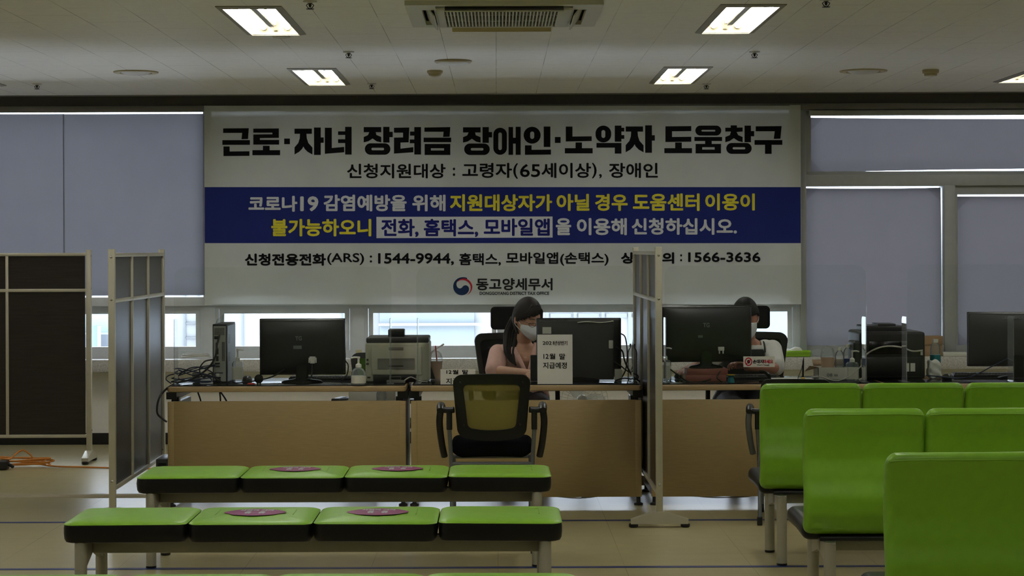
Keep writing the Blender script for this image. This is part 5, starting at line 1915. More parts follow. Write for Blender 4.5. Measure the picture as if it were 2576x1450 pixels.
def make_back_bench():
    SW = 0.489
    t = thing('waiting_bench', 'b', 'bench')
    for k in range(4):
        cx = -1.5 * SW + k * SW
        w_ = SW + 0.001
        # seat
        local(MB().gbox((cx, 0.28, 0.372), (w_, 0.44, 0.075), 0.034, (6, 6, 1), lambda p: (p.x, p.y, p.z - 0.012 * max(0, -p.y / 0.2) + 0.004 * math.cos(p.x * 6))), 'seat', 'black_vinyl', t)
        zc_, hz_ = 0.605, 0.51

        def df(p, w_=w_, hz_=hz_, zc_=zc_):
            x, y, z = p.x, p.y, p.z
            zz = z / hz_ + 0.5
            if z > 0:
                z -= 0.012 * max(0, (abs(x) / (w_ / 2) - 0.82) / 0.18) ** 2
            else:
                z += 0.010 * max(0, (abs(x) / (w_ / 2) - 0.82) / 0.18) ** 2
            x *= 1 - 0.010 * zz ** 1.5
            y = y + backp(z + zc_) - 0.010 * math.cos(x / w_ * 3.0)
            return (x, y, z)
        bk_ = local(MB().gbox((cx, 0.05, zc_), (w_, 0.064, hz_), 0.0305, (18, 2, 30), df), 'backrest', 'green_vinyl', t)
        # raised piping seam below the top edge
        zs = zc_ + hz_ / 2 - 0.022
        pt = []
        for i in range(25):
            u = -1 + 2 * i / 24
            x = u * (w_ / 2 - 0.010) * 0.99
            z = zs - 0.005 * abs(u) ** 6
            pt.append((cx + x, 0.05 - 0.0305 + backp(z) - 0.010 * math.cos(x / w_ * 3.0), z))
        local(MB().tube(pt, 0.0022, 6), 'piping', 'green_vinyl', bk_)
        m = MB().box(cx - 0.18, cx + 0.18, 0.03, 0.09, 0.325, 0.345, 0.006).box(cx - 0.02, cx + 0.02, 0.05, 0.4, 0.322, 0.34)
        local(m, 'seat_bracket', 'black_plastic', t)
    local(MB().box(-0.90, 0.90, 0.13, 0.19, 0.272, 0.325, 0.006), 'beam', 'bench_beam', t)
    for s in (-1, 1):
        for y in (-0.04, 0.37):
            lg = local(MB().lathe([(0, 0.012), (0.0245, 0.012), (0.0245, 0.328), (0, 0.328)], (s * 0.885, y, 0), 22), 'leg', 'bench_leg', t)
            local(MB().lathe([(0, 0), (0.023, 0), (0.025, 0.004), (0.025, 0.012), (0, 0.012)], (s * 0.885, y, 0), 18), 'foot_cap', 'black_plastic', lg)
            local(MB().lathe([(0.0, 0.326), (0.0262, 0.326), (0.0262, 0.334), (0, 0.336)], (s * 0.885, y, 0), 18), 'leg_collar', 'chrome', lg)
        m = MB().prismx([(-0.04, 0.29), (-0.04, 0.32), (0.37, 0.32), (0.37, 0.29), (0.34, 0.235), (0.19, 0.27), (0.13, 0.27), (-0.01, 0.235)], s * 0.885 - 0.011, s * 0.885 + 0.011)
        local(m, 'leg_bracket', 'bench_leg', t)
    return t


b2 = make_back_bench()
XL = 1.252
for k, (y, dx, lab) in enumerate(((9.27, 0.0, 'lime green bench with backs, farthest of the right hand rows, nearest the desks'), (7.79, -0.025, 'lime green bench with backs in the middle of the right hand rows'),
                                  (6.10, -0.035, 'lime green bench with backs nearest the camera, at the bottom right corner'))):
    o = b2 if k == 0 else copy_tree(b2)
    o.location = (XL + dx + 0.978, y, 0)
    o['label'] = lab
    o['group'] = 'lime green benches with backs'


# ================================================================== VISITOR CHAIRS
def rr(hx0, hx1, z0, z1, r, n=8, bow=0.0):
    """rounded trapezoid loop (x, z): half width hx0 at the bottom, hx1 at the top"""
    pts = []
    for (sx_, top, a0) in ((1, 1, 0), (-1, 1, PI / 2), (-1, 0, PI), (1, 0, 1.5 * PI)):
        hx = hx1 if top else hx0
        cz = z1 - r if top else z0 + r
        for k in range(n + 1):
            a = a0 + PI / 2 * k / n
            x = sx_ * (hx - r) + r * math.cos(a)
            z = cz + r * math.sin(a)
            if not top:
                z -= bow * (1 - (x / hx0) ** 2)
            else:
                z += bow * 0.4 * (1 - (x / hx1) ** 2)
            pts.append((x, z))
    # extra points along top and bottom so the bow reads
    out = []
    m_ = len(pts)
    for i, p in enumerate(pts):
        q = pts[(i + 1) % m_]
        out.append(p)
        if math.hypot(q[0] - p[0], q[1] - p[1]) > 0.1:
            for k in range(1, 8):
                x = p[0] + (q[0] - p[0]) * k / 8
                z = p[1] + (q[1] - p[1]) * k / 8
                if abs(q[1] - p[1]) < 0.05:
                    s_ = -1 if z < (z0 + z1) / 2 else 0.4
                    hx = hx0 if s_ < 0 else hx1
                    base = (z0 if s_ < 0 else z1)
                    z = base + s_ * bow * (1 - (x / hx) ** 2)
                out.append((x, z))
    return out


def make_visitor_chair():
    t = thing('mesh_chair', 'c', 'chair')
    o_ = rr(0.185, 0.205, 0.512, 0.838, 0.045, bow=0.022)
    i_ = rr(0.130, 0.150, 0.560, 0.788, 0.025, bow=0.014)
    lean = lambda m: [setattr(v, 'co', Vector((v.co.x, v.co.y - (v.co.z - 0.5) * 0.12 + 0.05 * (v.co.x / 0.2) ** 2, v.co.z))) for v in m.bm.verts] and m
    fr = lean(MB().ringprism(o_, i_, -0.016, 0.016))
    local(fr, 'back_frame', 'black_plastic', t, sharp=50)
    ms = MB().grid(lambda u, v: (-0.155 + 0.31 * u + 0.0, 0.004, 0.53 + 0.27 * v), 14, 10)
    local(lean(ms), 'mesh_panel', 'chair_mesh_olive', t)
    sc_ = MB()
    for (x, z) in ((-0.155, 0.80), (0.155, 0.80), (-0.14, 0.575), (0.14, 0.575)):
        sc_.ball((x * 1.06, -0.018, z), (0.007, 0.004, 0.007), 10, 6)
    local(lean(sc_), 'screw', 'soot', t)
    local(MB().gbox((0, 0.26, 0.435), (0.44, 0.44, 0.085), 0.035, (6, 6, 1), lambda p: (p.x * (1 - 0.25 * max(0, -p.z / 0.045) * 0.7), p.y, p.z + 0.006 * math.cos(p.x * 7))), 'seat', 'chair_mesh_black', t)
    for s in (-1, 1):
        ar = MB()
        ar.tube(smooth_path([(s * 0.2, 0.0, 0.655), (s * 0.235, 0.01, 0.652), (s * 0.262, 0.03, 0.655)]), 0.017, 10)
        ar.tube(smooth_path([(s * 0.272, 0.0, 0.652), (s * 0.274, 0.06, 0.668), (s * 0.274, 0.2, 0.668), (s * 0.272, 0.28, 0.65)]), [0.02] * 19, 10, flat=0.75)
        local(ar, 'armrest', 'black_plastic', t)
        fs = MB().tube(smooth_path([(s * 0.272, 0.02, 0.65), (s * 0.278, 0.03, 0.58), (s * 0.268, 0.08, 0.47), (s * 0.255, 0.12, 0.395)]), [0.024, 0.021, 0.019, 0.018] and 0.018, 8, flat=0.8)
        local(fs, 'arm_support', 'black_plastic', t)
        lg = MB().tube(smooth_path([(s * 0.225, 0.0, 0.63), (s * 0.225, 0.0, 0.55), (s * 0.218, 0.03, 0.42), (s * 0.214, 0.02, 0.30), (s * 0.212, -0.03, 0.12), (s * 0.212, -0.05, 0.03)]), 0.0115, 10)
        local(lg, 'leg', 'grey_metal', t)
        local(MB().tube([(s * 0.225, 0.0, 0.65), (s * 0.225, 0.0, 0.55)], 0.0155, 10), 'arm_sleeve', 'black_plastic', t)
        local(MB().tube(smooth_path([(s * 0.214, 0.02, 0.36), (s * 0.212, 0.2, 0.37), (s * 0.212, 0.40, 0.36), (s * 0.212, 0.46, 0.30), (s * 0.212, 0.48, 0.10), (s * 0.212, 0.485, 0.05)]), 0.0115, 10), 'leg', 'grey_metal', t)
        local(MB().box(s * 0.212 - 0.015, s * 0.212 + 0.015, -0.07, -0.03, 0.0, 0.05, 0.004), 'foot_cap', 'black_plastic', t)
        c = MB().lathe([(0, -0.011), (0.024, -0.011), (0.026, -0.006), (0.026, 0.006), (0.024, 0.011), (0, 0.011)], (0, 0, 0), 18,
                       mtx=Matrix.Translation((s * 0.212, 0.485, 0.026)) @ Matrix.Rotation(PI / 2, 4, 'Y'))
        local(c, 'caster', 'black_plastic', t)
    for yy in (0.03, 0.40):
        local(MB().tube([(-0.213, yy, 0.365), (0.213, yy, 0.365)], 0.011, 10), 'crossbar', 'grey_metal', t)
    return t


vc = make_visitor_chair()
vc.location = (X(1237, 10.35, 1000), 10.32, 0)
vc['label'] = 'olive mesh visitor chair in front of the second desk, seen from behind'
vc['group'] = 'visitor chairs facing the desks'
vc2 = copy_tree(vc)
vc2.location = (1.625, 10.60, 0.0)
vc2.scale = (0.93, 1, 0.94)
vc2.rotation_euler = (0, 0, -0.16)
for c_ in vc2.children:          # this one shows bare metal arm legs
    if c_.name.startswith('arm_support'):
        c_.data = c_.data.copy()
        c_.data.materials[0] = MATS['grey_metal']
vc2['label'] = 'visitor chair mostly hidden behind the farthest green bench with backs'


# ================================================================== TASK CHAIRS BEHIND THE DESKS
def make_task_chair(mesh='chair_mesh_black', head=True):
    t = thing('office_chair', 'c', 'chair')
    o_ = rr(0.20, 0.245, 0.52, 0.955, 0.05, bow=0.01)
    i_ = rr(0.165, 0.21, 0.56, 0.915, 0.035, bow=0.008)
    ln = lambda m: [setattr(v, 'co', Vector((v.co.x, v.co.y + (v.co.z - 0.5) * 0.10 - 0.06 * (v.co.x / 0.22) ** 2, v.co.z))) for v in m.bm.verts] and m
    local(ln(MB().ringprism(o_, i_, 0.18, 0.215)), 'back_frame', 'black_plastic', t, sharp=50)
    m = MB().grid(lambda u, v: ((-1 + 2 * u) * (0.172 + 0.044 * v), 0.195, 0.55 + 0.375 * v), 12, 12)
    local(ln(m), 'back_mesh', mesh, t)
    m = MB()
    for k in range(9):
        m.box(-0.175, 0.175, 0.203, 0.207, 0.62 + k * 0.03, 0.626 + k * 0.03)
    local(ln(m), 'back_slats', 'black_plastic', t)
    if head:
        local(MB().gbox((0, 0.225, 1.055), (0.27, 0.06, 0.15), 0.028, (6, 1, 4), lambda p: (p.x, p.y - 0.9 * p.x * p.x, p.z)), 'headrest', 'chair_mesh_black', t)
        local(MB().tube([(0, 0.25, 0.90), (0, 0.265, 1.0)], 0.018, 10).box(-0.03, 0.03, 0.245, 0.275, 0.95, 1.0), 'headrest_post', 'black_plastic', t)
    local(MB().tube(smooth_path([(0, 0.10, 0.40), (0, 0.22, 0.43), (0, 0.255, 0.55), (0, 0.27, 0.92)]), 0.024, 10), 'spine', 'black_plastic', t)
    local(MB().gbox((0, -0.03, 0.435), (0.49, 0.46, 0.08), 0.035, (6, 6, 1), lambda p: (p.x, p.y, p.z + 0.008 * math.cos(p.x * 6))), 'seat', mesh if mesh == 'chair_mesh_green' else 'chair_mesh_black', t)
    for s in (-1, 1):
        m = MB().tube(smooth_path([(s * 0.22, 0.02, 0.41), (s * 0.275, 0.02, 0.45), (s * 0.28, 0.02, 0.60)]), 0.016, 10)
        m.gbox((s * 0.28, 0.0, 0.618), (0.07, 0.22, 0.03), 0.012, (1, 3, 1))
        local(m, 'armrest', 'black_plastic', t)
    local(MB().lathe([(0, 0.06), (0.03, 0.06), (0.028, 0.22), (0.018, 0.23), (0.018, 0.39), (0, 0.39)], (0, 0, 0), 16), 'gas_lift', 'soot', t)
    for k in range(5):
        a = 2 * PI * k / 5 + 0.3
        c_, s_ = math.cos(a), math.sin(a)
        lg = local(MB().tube([(0.02 * c_, 0.02 * s_, 0.10), (0.28 * c_, 0.28 * s_, 0.065)], [0.024, 0.014], 8), 'base_arm', 'black_plastic', t)
        c = MB().lathe([(0, -0.02), (0.024, -0.02), (0.027, -0.012), (0.027, 0.012), (0.024, 0.02), (0, 0.02)], (0, 0, 0), 16,
                       mtx=Matrix.Translation((0.28 * c_, 0.28 * s_, 0.0275)) @ Matrix.Rotation(a, 4, 'Z') @ Matrix.Rotation(PI / 2, 4, 'Y'))
        local(c, 'caster', 'black_plastic', lg)
    return t


tc1 = make_task_chair()
tc1.location = (X(1294, 12.72, 850), 12.55, 0)
tc1.rotation_euler = (0, 0, 0.10)
tc1['label'] = 'black high-back office chair with headrest behind the person in the pink blouse'
tc1['group'] = 'office chairs behind the desks'
tc2 = copy_tree(tc1)
tc2.location = (X(1882, 12.72, 850), 12.55, 0)
tc2.rotation_euler = (0, 0, -0.06)
tc2['label'] = 'black office chair with headrest behind the person in white sleeves'
tc3 = make_task_chair('chair_mesh_green', False)
tc3.location = (X(942, 12.4, 950), 12.55, 0)
tc3.rotation_euler = (0, 0, -0.25)
tc3.scale = (0.87, 0.87, 0.87)
tc3['label'] = 'empty green backed office chair behind the beige printer'
tc3['group'] = 'office chairs behind the desks'
q = Vector((X(935, 12.45, 1000), 12.45, 0.418))
tag(MB().box(q.x - 0.14, q.x + 0.16, q.y - 0.12, q.y + 0.1, q.z, q.z + 0.19, 0.003).build('document_pile', 'paper', origin=q), 'pile of white papers on the seat of the green office chair', 'papers')
q = Vector((X(962, 12.40, 1000), 12.30, 0.418))
bottle(q, 0.245, 0.033, 'clear bottle on the green chair, seen through the gap under the leftmost desktop', 'teal')

# standing fan behind the second desk
fx, fy, fz = X(1465, 12.95, 1010), 12.95, 0.50
t = thing('standing_fan', 'wire caged fan on the floor behind the second desk', 'fan', (fx, fy, 0))
m = MB()
for r_ in (0.06, 0.10, 0.14, 0.17):
    m.tube([(fx + r_ * math.cos(a), fy - 0.05 + 0.25 * r_, fz + r_ * math.sin(a)) for a in [2 * PI * k / 32 for k in range(33)]], 0.002, 5, cap=False)
for k in range(36):
    a = 2 * PI * k / 36
    m.tube([(fx + 0.03 * math.cos(a), fy - 0.045, fz + 0.03 * math.sin(a)), (fx + 0.17 * math.cos(a), fy - 0.008, fz + 0.17 * math.sin(a))], 0.0015, 4)
m.build('cage', 'label_paper', t)
m = MB()
for k in range(3):
    a = 2 * PI * k / 3
    mt = Matrix.Translation((fx, fy, fz)) @ Matrix.Rotation(a, 4, 'Y') @ Matrix.Translation((0.085, 0, 0)) @ Matrix.Rotation(0.4, 4, 'X')
    m.ball((0, 0, 0), (0.07, 0.003, 0.05), 16, 8, mtx=mt)
m.build('blades', 'bottle_plastic', t)
MB().lathe([(0, 0), (0.035, 0), (0.035, 0.1), (0, 0.11)], (0, 0, 0), 18, mtx=Matrix.Translation((fx, fy - 0.03, fz)) @ Matrix.Rotation(-PI / 2, 4, 'X')).build('motor', 'label_paper', t)
MB().tube([(fx, fy + 0.05, 0.02), (fx, fy + 0.05, fz)], 0.014, 10).build('pole', 'label_paper', t)
MB().lathe([(0, 0), (0.16, 0), (0.15, 0.02), (0.03, 0.035), (0, 0.035)], (fx, fy + 0.05, 0), 30).build('base', 'label_paper', t)

# ================================================================== PEOPLE
def remeshed(mb, voxel=0.005, smooth=6, fac=0.5):
    me = bpy.data.meshes.new('tmp')
    bmesh.ops.recalc_face_normals(mb.bm, faces=mb.bm.faces[:])
    mb.bm.to_mesh(me)
    mb.bm.free()
    ob = bpy.data.objects.new('tmp', me)
    COL.objects.link(ob)
    r = ob.modifiers.new('r', 'REMESH')
    r.mode = 'VOXEL'
    r.voxel_size = voxel
    if smooth:
        s = ob.modifiers.new('s', 'SMOOTH')
        s.iterations = smooth
        s.factor = fac
    bpy.context.view_layer.update()
    dg = bpy.context.evaluated_depsgraph_get()
    m2 = bpy.data.meshes.new_from_object(ob.evaluated_get(dg))
    bpy.data.objects.remove(ob)
    out = MB()
    out.bm.from_mesh(m2)
    bpy.data.meshes.remove(m2)
    bpy.data.meshes.remove(me)
    return out


def keep(mb, pred):
    dead = [f for f in mb.bm.faces if not pred(f.calc_center_median())]
    bmesh.ops.delete(mb.bm, geom=dead, context='FACES')
    return mb


def limb(mb, pts, rs, n=6, flat=1.0):
    """tapered limb through joints, with rounded ends"""
    q, r = [], []
    for i in range(len(pts) - 1):
        for k in range(n):
            t = k / n
            q.append(Vector(pts[i]).lerp(Vector(pts[i + 1]), t))
            r.append(rs[i] + (rs[i + 1] - rs[i]) * t)
    q.append(Vector(pts[-1]))
    r.append(rs[-1])
    mb.tube(q, r, 14, flat=flat)
    for p, rad in zip(pts, rs):
        mb.ball(p, rad, 14, 10)
    return mb


def rings(mb, rows, n=28):
    """torso through ellipses (cx, cy, z, rx, ry)"""
    loops = []
    for cx, cy, z, rx, ry in rows:
        loops.append(mb._new([(cx + rx * math.cos(2 * PI * k / n), cy + ry * math.sin(2 * PI * k / n), z) for k in range(n)]))
    for a, b in zip(loops, loops[1:]):
        for k in range(n):
            mb.face([a[k], a[(k + 1) % n], b[(k + 1) % n], b[k]])
    mb.face(list(reversed(loops[0])))
    mb.face(loops[-1])
    return mb


def head_shape(p):
    """p on an ellipsoid 0.073 x 0.092 x 0.115, face to -y"""
    x, y, z = p
    t = max(0, -z / 0.115)
    x *= 1 - 0.30 * t ** 1.5
    if y > 0:
        y *= 1 - 0.28 * t
    else:
        y *= 1 + 0.05 * t - 0.06 * max(0, z / 0.115)
    if y < -0.05:
        f = (-y - 0.05) / 0.045
        n = math.exp(-(x / 0.013) ** 2) * math.exp(-((z + 0.018) / 0.022) ** 2)
        y -= 0.020 * n * min(1, f)
        e = math.exp(-((abs(x) - 0.031) / 0.015) ** 2) * math.exp(-((z - 0.012) / 0.012) ** 2)
        y += 0.008 * e * min(1, f)
        l = math.exp(-(x / 0.022) ** 2) * math.exp(-((z + 0.060) / 0.009) ** 2)
        y -= 0.006 * l
        c = math.exp(-(x / 0.02) ** 2) * math.exp(-((z + 0.095) / 0.014) ** 2)
        y -= 0.006 * c
    return (x, y, z)


def add_head(mb, H):
    mb.ball((0, 0, 0), (0.073, 0.092, 0.115), 48, 36, head_shape, H)
    for s in (-1, 1):
        mb.ball((s * 0.0745, 0.012, -0.004), (0.009, 0.018, 0.031), 14, 10, lambda q: (q.x + s * 0.006 * (q.y > 0), q.y, q.z), H)


def add_hand(mb, wrist, fwd, up, side, curl=0.35, k=1.0, spread=0.10):
    """palm with four unequal fingers and a thumb; up is the back of the hand, side points to the thumb"""
    fwd, up = Vector(fwd).normalized(), Vector(up).normalized()
    sd = fwd.cross(up).normalized()
    if sd.dot(Vector(side)) < 0:
        sd = -sd
    W = Vector(wrist)
    c = W + fwd * 0.045 * k
    R3 = Matrix((sd, fwd, up)).transposed().to_4x4()
    mb.ball((0, 0, 0), (0.040 * k, 0.052 * k, 0.0145 * k), 18, 12, None, Matrix.Translation(c) @ R3)
    for i, (o, ln) in enumerate(((0.029, 0.070), (0.010, 0.078), (-0.010, 0.072), (-0.028, 0.056))):
        p = W + fwd * (0.084 - abs(i - 1.2) * 0.004) * k + sd * o * k
        d = (fwd + sd * (o * spread * 30) * 0.2).normalized()
        pts, rs = [p - d * 0.02 * k, p], [0.0095 * k, 0.0092 * k]
        a = 0.0
        for j, fr in enumerate((0.45, 0.32, 0.23)):
            a += curl * (0.8 + 0.4 * j)
            p = p + (d * math.cos(a) - up * math.sin(a)) * ln * fr * k
            pts.append(p)
            rs.append((0.0086 - 0.0009 * j) * k)
        mb.tube(smooth_path(pts, 3), [rs[0] + (rs[-1] - rs[0]) * q / ((len(pts) - 1) * 3) for q in range((len(pts) - 1) * 3 + 1)], 10)
        mb.ball(pts[-1], rs[-1], 10, 8)
    p0 = W + fwd * 0.022 * k + sd * 0.026 * k
    th = [p0, p0 + (sd * 0.75 + fwd * 0.6 - up * 0.15).normalized() * 0.034 * k]
    th.append(th[-1] + (sd * 0.35 + fwd * 0.9 - up * 0.25).normalized() * 0.028 * k)
    th.append(th[-1] + (sd * 0.05 + fwd * 1.0 - up * 0.3).normalized() * 0.020 * k)
    mb.tube(smooth_path(th, 3), [0.0125 * k - 0.0045 * k * q / 9 for q in range(10)], 10)
    mb.ball(th[-1], 0.008 * k, 10, 8)


# ---- person in the pink blouse
HD = 12.33
hc_ = P(1327, 803, HD)
HM = Matrix.Translation(hc_) @ Matrix.Rotation(0.62, 4, 'Z') @ Matrix.Rotation(0.34, 4, 'X')
nb = Vector((X(1318, 12.42, 870), 12.42, Z(868, 12.42, 1318)))
tx = nb.x
shR, shL = Vector((tx - 0.165, 12.43, nb.z - 0.055)), Vector((tx + 0.165, 12.41, nb.z - 0.055))
elR, elL = Vector((X(1245, 12.24, 940), 12.24, 0.742)), Vector((tx + 0.24, 12.2, 0.755))
wrR, wrL = Vector((X(1336, 12.02, 945), 12.04, 0.736)), Vector((tx + 0.20, 11.99, 0.742))
hip = Vector((tx - 0.01, 12.58, 0.50))
torso = [(hip.x, hip.y, 0.45, 0.165, 0.13), (hip.x, hip.y, 0.54, 0.165, 0.125), (tx, 12.54, 0.64, 0.135, 0.10), (tx, 12.49, 0.74, 0.140, 0.105), (tx, 12.45, nb.z - 0.10, 0.158, 0.105), (tx, 12.43, nb.z - 0.05, 0.150, 0.085), (tx, 12.42, nb.z - 0.01, 0.085, 0.06), (tx, 12.42, nb.z + 0.01, 0.052, 0.05)]
bm_ = MB()
rings(bm_, torso)
limb(bm_, [(tx, 12.43, nb.z - 0.03), (tx, 12.41, nb.z + 0.03), (hc_.x - 0.01, hc_.y + 0.02, hc_.z - 0.05)], [0.052, 0.048, 0.05], 4)
add_head(bm_, HM)
for sh, el, wr, s in ((shR, elR, wrR, -1), (shL, elL, wrL, 1)):
    limb(bm_, [sh, el, wr], [0.050, 0.038, 0.025])
    d = Vector((0.12 * -s * 0.6, -1, -0.05))
    add_hand(bm_, wr, d, (0, 0.05, 1), (-s, 0, 0), 0.28)
    kn = Vector((tx + s * 0.12, 12.17, 0.50))
    an = Vector((tx + s * 0.11, 12.22, 0.085))
    limb(bm_, [(hip.x + s * 0.085, hip.y, 0.50), kn, an], [0.082, 0.056, 0.036])
    limb(bm_, [an + Vector((0, 0.03, -0.045)), an + Vector((0, -0.13, -0.058))], [0.032, 0.026])
woman = remeshed(bm_, 0.0045, 4).build('person', 'skin', origin=(hip.x, hip.y, 0), sharp=180)
tag(woman, 'seated person with long dark hair, pink blouse, glasses and white mask, looking down', 'person')

sm = MB()
rings(sm, [(a, b, c + (0.012 if i == 6 else 0), rx + 0.014, ry + 0.014) for i, (a, b, c, rx, ry) in enumerate(torso[1:7])])
for sh, el in ((shR, elR), (shL, elL)):
    mid = sh.lerp(el, 0.94)
    limb(sm, [sh, sh.lerp(el, 0.45), mid], [0.058, 0.060, 0.062])
    sm.ball(sh.lerp(Vector((tx, 12.42, nb.z - 0.02)), 0.3), (0.06, 0.06, 0.05))
sm = remeshed(sm, 0.005, 8)
vz = nb.z - 0.17


def blouse_keep(c):
    if c.z > nb.z - 0.012 and abs(c.x - tx) < 0.075:
        return False
    if c.y < 12.43 and c.z > vz and abs(c.x - tx - 0.02) < 0.012 + (c.z - vz) * 0.36:
        return False
    return c.z > 0.555


keep(sm, blouse_keep)
for v in sm.bm.verts:      # soft gathers
    v.co.y += 0.003 * math.sin(v.co.x * 90 + v.co.z * 25)
sm.build('blouse', 'blouse_pink', woman, sharp=180, solid=0.004)
# collar edges
for s in (-1, 1):
    pts = []
    for k in range(9):
        z_ = vz + (nb.z + 0.012 - vz) * k / 8
        x_ = tx + 0.02 * (1 - k / 8) + s * (0.010 + (z_ - vz) * 0.36)
        yy = 12.44 - 0.122 + 0.05 * (k / 8) ** 2 + 0.03 * (k / 8) ** 4
        pts.append((x_, yy, z_))
    MB().tube(pts, 0.013, 8, flat=0.4).build('lapel', 'blouse_pink', woman)
bt = MB()
for k in range(3):
    bt.ball((tx + 0.018, 12.44 - 0.124 + 0.004 * k, vz - 0.03 - 0.055 * k), (0.0065, 0.004, 0.0065), 12, 8)
bt.build('button', 'pearl', woman)
tr_ = MB()
for s in (-1, 1):
    kn = Vector((tx + s * 0.12, 12.17, 0.50))
    an = Vector((tx + s * 0.11, 12.22, 0.10))
    limb(tr_, [(hip.x + s * 0.085, hip.y, 0.505), kn, an], [0.094, 0.068, 0.052])
rings(tr_, [(hip.x, hip.y, 0.44, 0.178, 0.143), (hip.x, hip.y, 0.54, 0.178, 0.138), (tx, 12.55, 0.60, 0.156, 0.12)])
remeshed(tr_, 0.007, 4).build('trousers', 'trouser_dark', woman, sharp=180)


def hl_(pts):
    return [HM @ Vector(p) for p in pts]


def hair_cap(HM, extra, hairline, sc=(1.13, 1.14, 1.10), off=(0, 0.008, 0.008)):
    m = MB()
    m.ball(off, (0.073 * sc[0], 0.092 * sc[1], 0.115 * sc[2]), 56, 40, lambda p: (p.x * (1 - 0.10 * max(0, -p.z / 0.115)), p.y, p.z + extra * max(0, p.z)), None)
    keep(m, hairline)
    for v in m.bm.verts:
        a = math.atan2(v.co.y, v.co.x)
        f = 1 + 0.010 * math.sin(a * 37 + v.co.z * 20) + 0.008 * math.sin(a * 17)
        v.co.x *= f
        v.co.y *= f
    m.bm.transform(HM)
    return m


def hl_woman(c):
    # face window: side-swept fringe, ears half covered
    if c.y > 0.012:
        return c.z > -0.105
    line = 0.046 + 0.030 * math.sin((c.x + 0.02) * 22) - 0.55 * max(0, abs(c.x) - 0.05)
    if c.y > -0.035 and abs(c.x) > 0.05:
        return c.z > -0.012 if c.y > -0.012 else c.z > 0.012
    return c.z > line + 0.012


hc = hair_cap(HM, 0.03, hl_woman).build('hair', 'hair_dark', woman, sharp=180, solid=0.010)
# fringe strands and the long hair brought over the shoulder
m = MB()
for k in range(16):
    u = k / 15
    x0 = -0.030 + 0.01 * u
    tip = (-0.074 + 0.154 * u, -0.078 + 0.075 * abs(u - 0.40) ** 1.4 * 2, 0.040 - 0.045 * max(0, u - 0.55) - 0.05 * max(0, 0.3 - u) + 0.006 * math.sin(k * 2.1))
    mid = (-0.055 + 0.118 * u, -0.084 + 0.06 * abs(u - 0.45), 0.072)
    m.tube(smooth_path(hl_([(x0 + 0.03 * u, -0.052, 0.114), mid, tip]), 5), [0.010 - 0.007 * q / 10 for q in range(11)], 7, flat=0.45)
for k in range(5):
    m.tube(smooth_path(hl_([(0.066, -0.045 + 0.006 * k, 0.06), (0.077, -0.048 + 0.008 * k, 0.01), (0.080, -0.05 + 0.01 * k, -0.045 - 0.01 * k)]), 4), [0.009 - 0.007 * q / 8 for q in range(9)], 6)
m.build('fringe', 'hair_dark', hc, sharp=180)
m = MB()
rnd = random.Random(3)
path = [(1300, 800, 12.42), (1287, 835, 12.44), (1283, 862, 12.40), (1281, 885, 12.355), (1288, 905, 12.325), (1299, 921, 12.315)]
for k in range(26):
    a, r_ = rnd.uniform(0, 2 * PI), rnd.uniform(0.2, 1.0)
    pts = []
    end = rnd.uniform(0.80, 1.0)
    for i, (px, py, D_) in enumerate(path):
        wdt = (0.036, 0.046, 0.042, 0.032, 0.020, 0.006)[i]
        p = P(px, py, D_)
        pts.append(p + Vector((math.cos(a) * r_ * wdt, math.sin(a) * r_ * wdt * 0.6, rnd.uniform(-0.006, 0.006))))
    sp = smooth_path(pts, 5)
    sp = sp[:max(8, int(len(sp) * end))]
    n = len(sp)
    m.tube(sp, [0.013 * (1 - 0.85 * (q / (n - 1)) ** 2) for q in range(n)], 7)
m.build('long_hair', 'hair_dark', hc, sharp=180)
# mask
mk = MB()


def mask_pt(u, v):
    a = (u - 0.5) * 2.5
    s = abs(u - 0.5) * 2
    half = 0.049 * (1 - 0.55 * s ** 1.6)
    z_ = -0.062 + 0.020 * s + half * (v - 0.5) * 2
    t = (v - 0.5) * 2
    bul = 0.030 * (1 - s ** 1.4) * (1 - abs(t) ** 1.6)
    return HM @ Vector((0.0745 * math.sin(a) * (1 - 0.10 * max(0, -t)), -(0.099 + 0.004) * math.cos(a) * (1 - 0.03 * abs(t)) - bul - 0.003, z_))


mk.grid(mask_pt, 24, 14)
msk = mk.build('face_mask', 'mask_white', woman, sharp=60, solid=0.003)
m = MB()
for s in (0, 1):
    for v in (0.1, 0.9):
        e_ = HM @ Vector(((s * 2 - 1) * 0.083, 0.018, 0.024 if v > 0.5 else -0.030))
        a = mask_pt(s, v)
        m.tube(smooth_path([a, a.lerp(e_, 0.5) + HM.to_3x3() @ Vector(((s * 2 - 1) * 0.006, 0, 0)), e_], 4), 0.0018, 6)
m.build('ear_loop', 'mask_white', msk)
# glasses
g = MB()
for s in (-1, 1):
    g.tube(hl_([(s * 0.032 + 0.024 * math.cos(a), -0.104 + 0.010 * abs(math.cos(a)) * (1 if s * math.cos(a) > 0 else 0), 0.000 + 0.014 * math.sin(a)) for a in [2 * PI * k / 24 for k in range(25)]]), 0.0015, 6, cap=False)
    g.tube(hl_([(s * 0.055, -0.094, 0.008), (s * 0.076, -0.06, 0.010), (s * 0.081, 0.012, 0.012)]), 0.0014, 6)
g.tube(hl_([(-0.009, -0.106, 0.006), (0, -0.110, 0.009), (0.009, -0.106, 0.006)]), 0.0013, 6)
g.build('glasses', 'lip_dark', woman)
m = MB()
for s in (-1, 1):
    m.tube(smooth_path(hl_([(s * 0.018, -0.0905, 0.005), (s * 0.031, -0.0905, 0.001), (s * 0.046, -0.081, 0.004)]), 4), 0.0016, 6)
m.build('eyelashes', 'hair_black', woman)
m = MB()
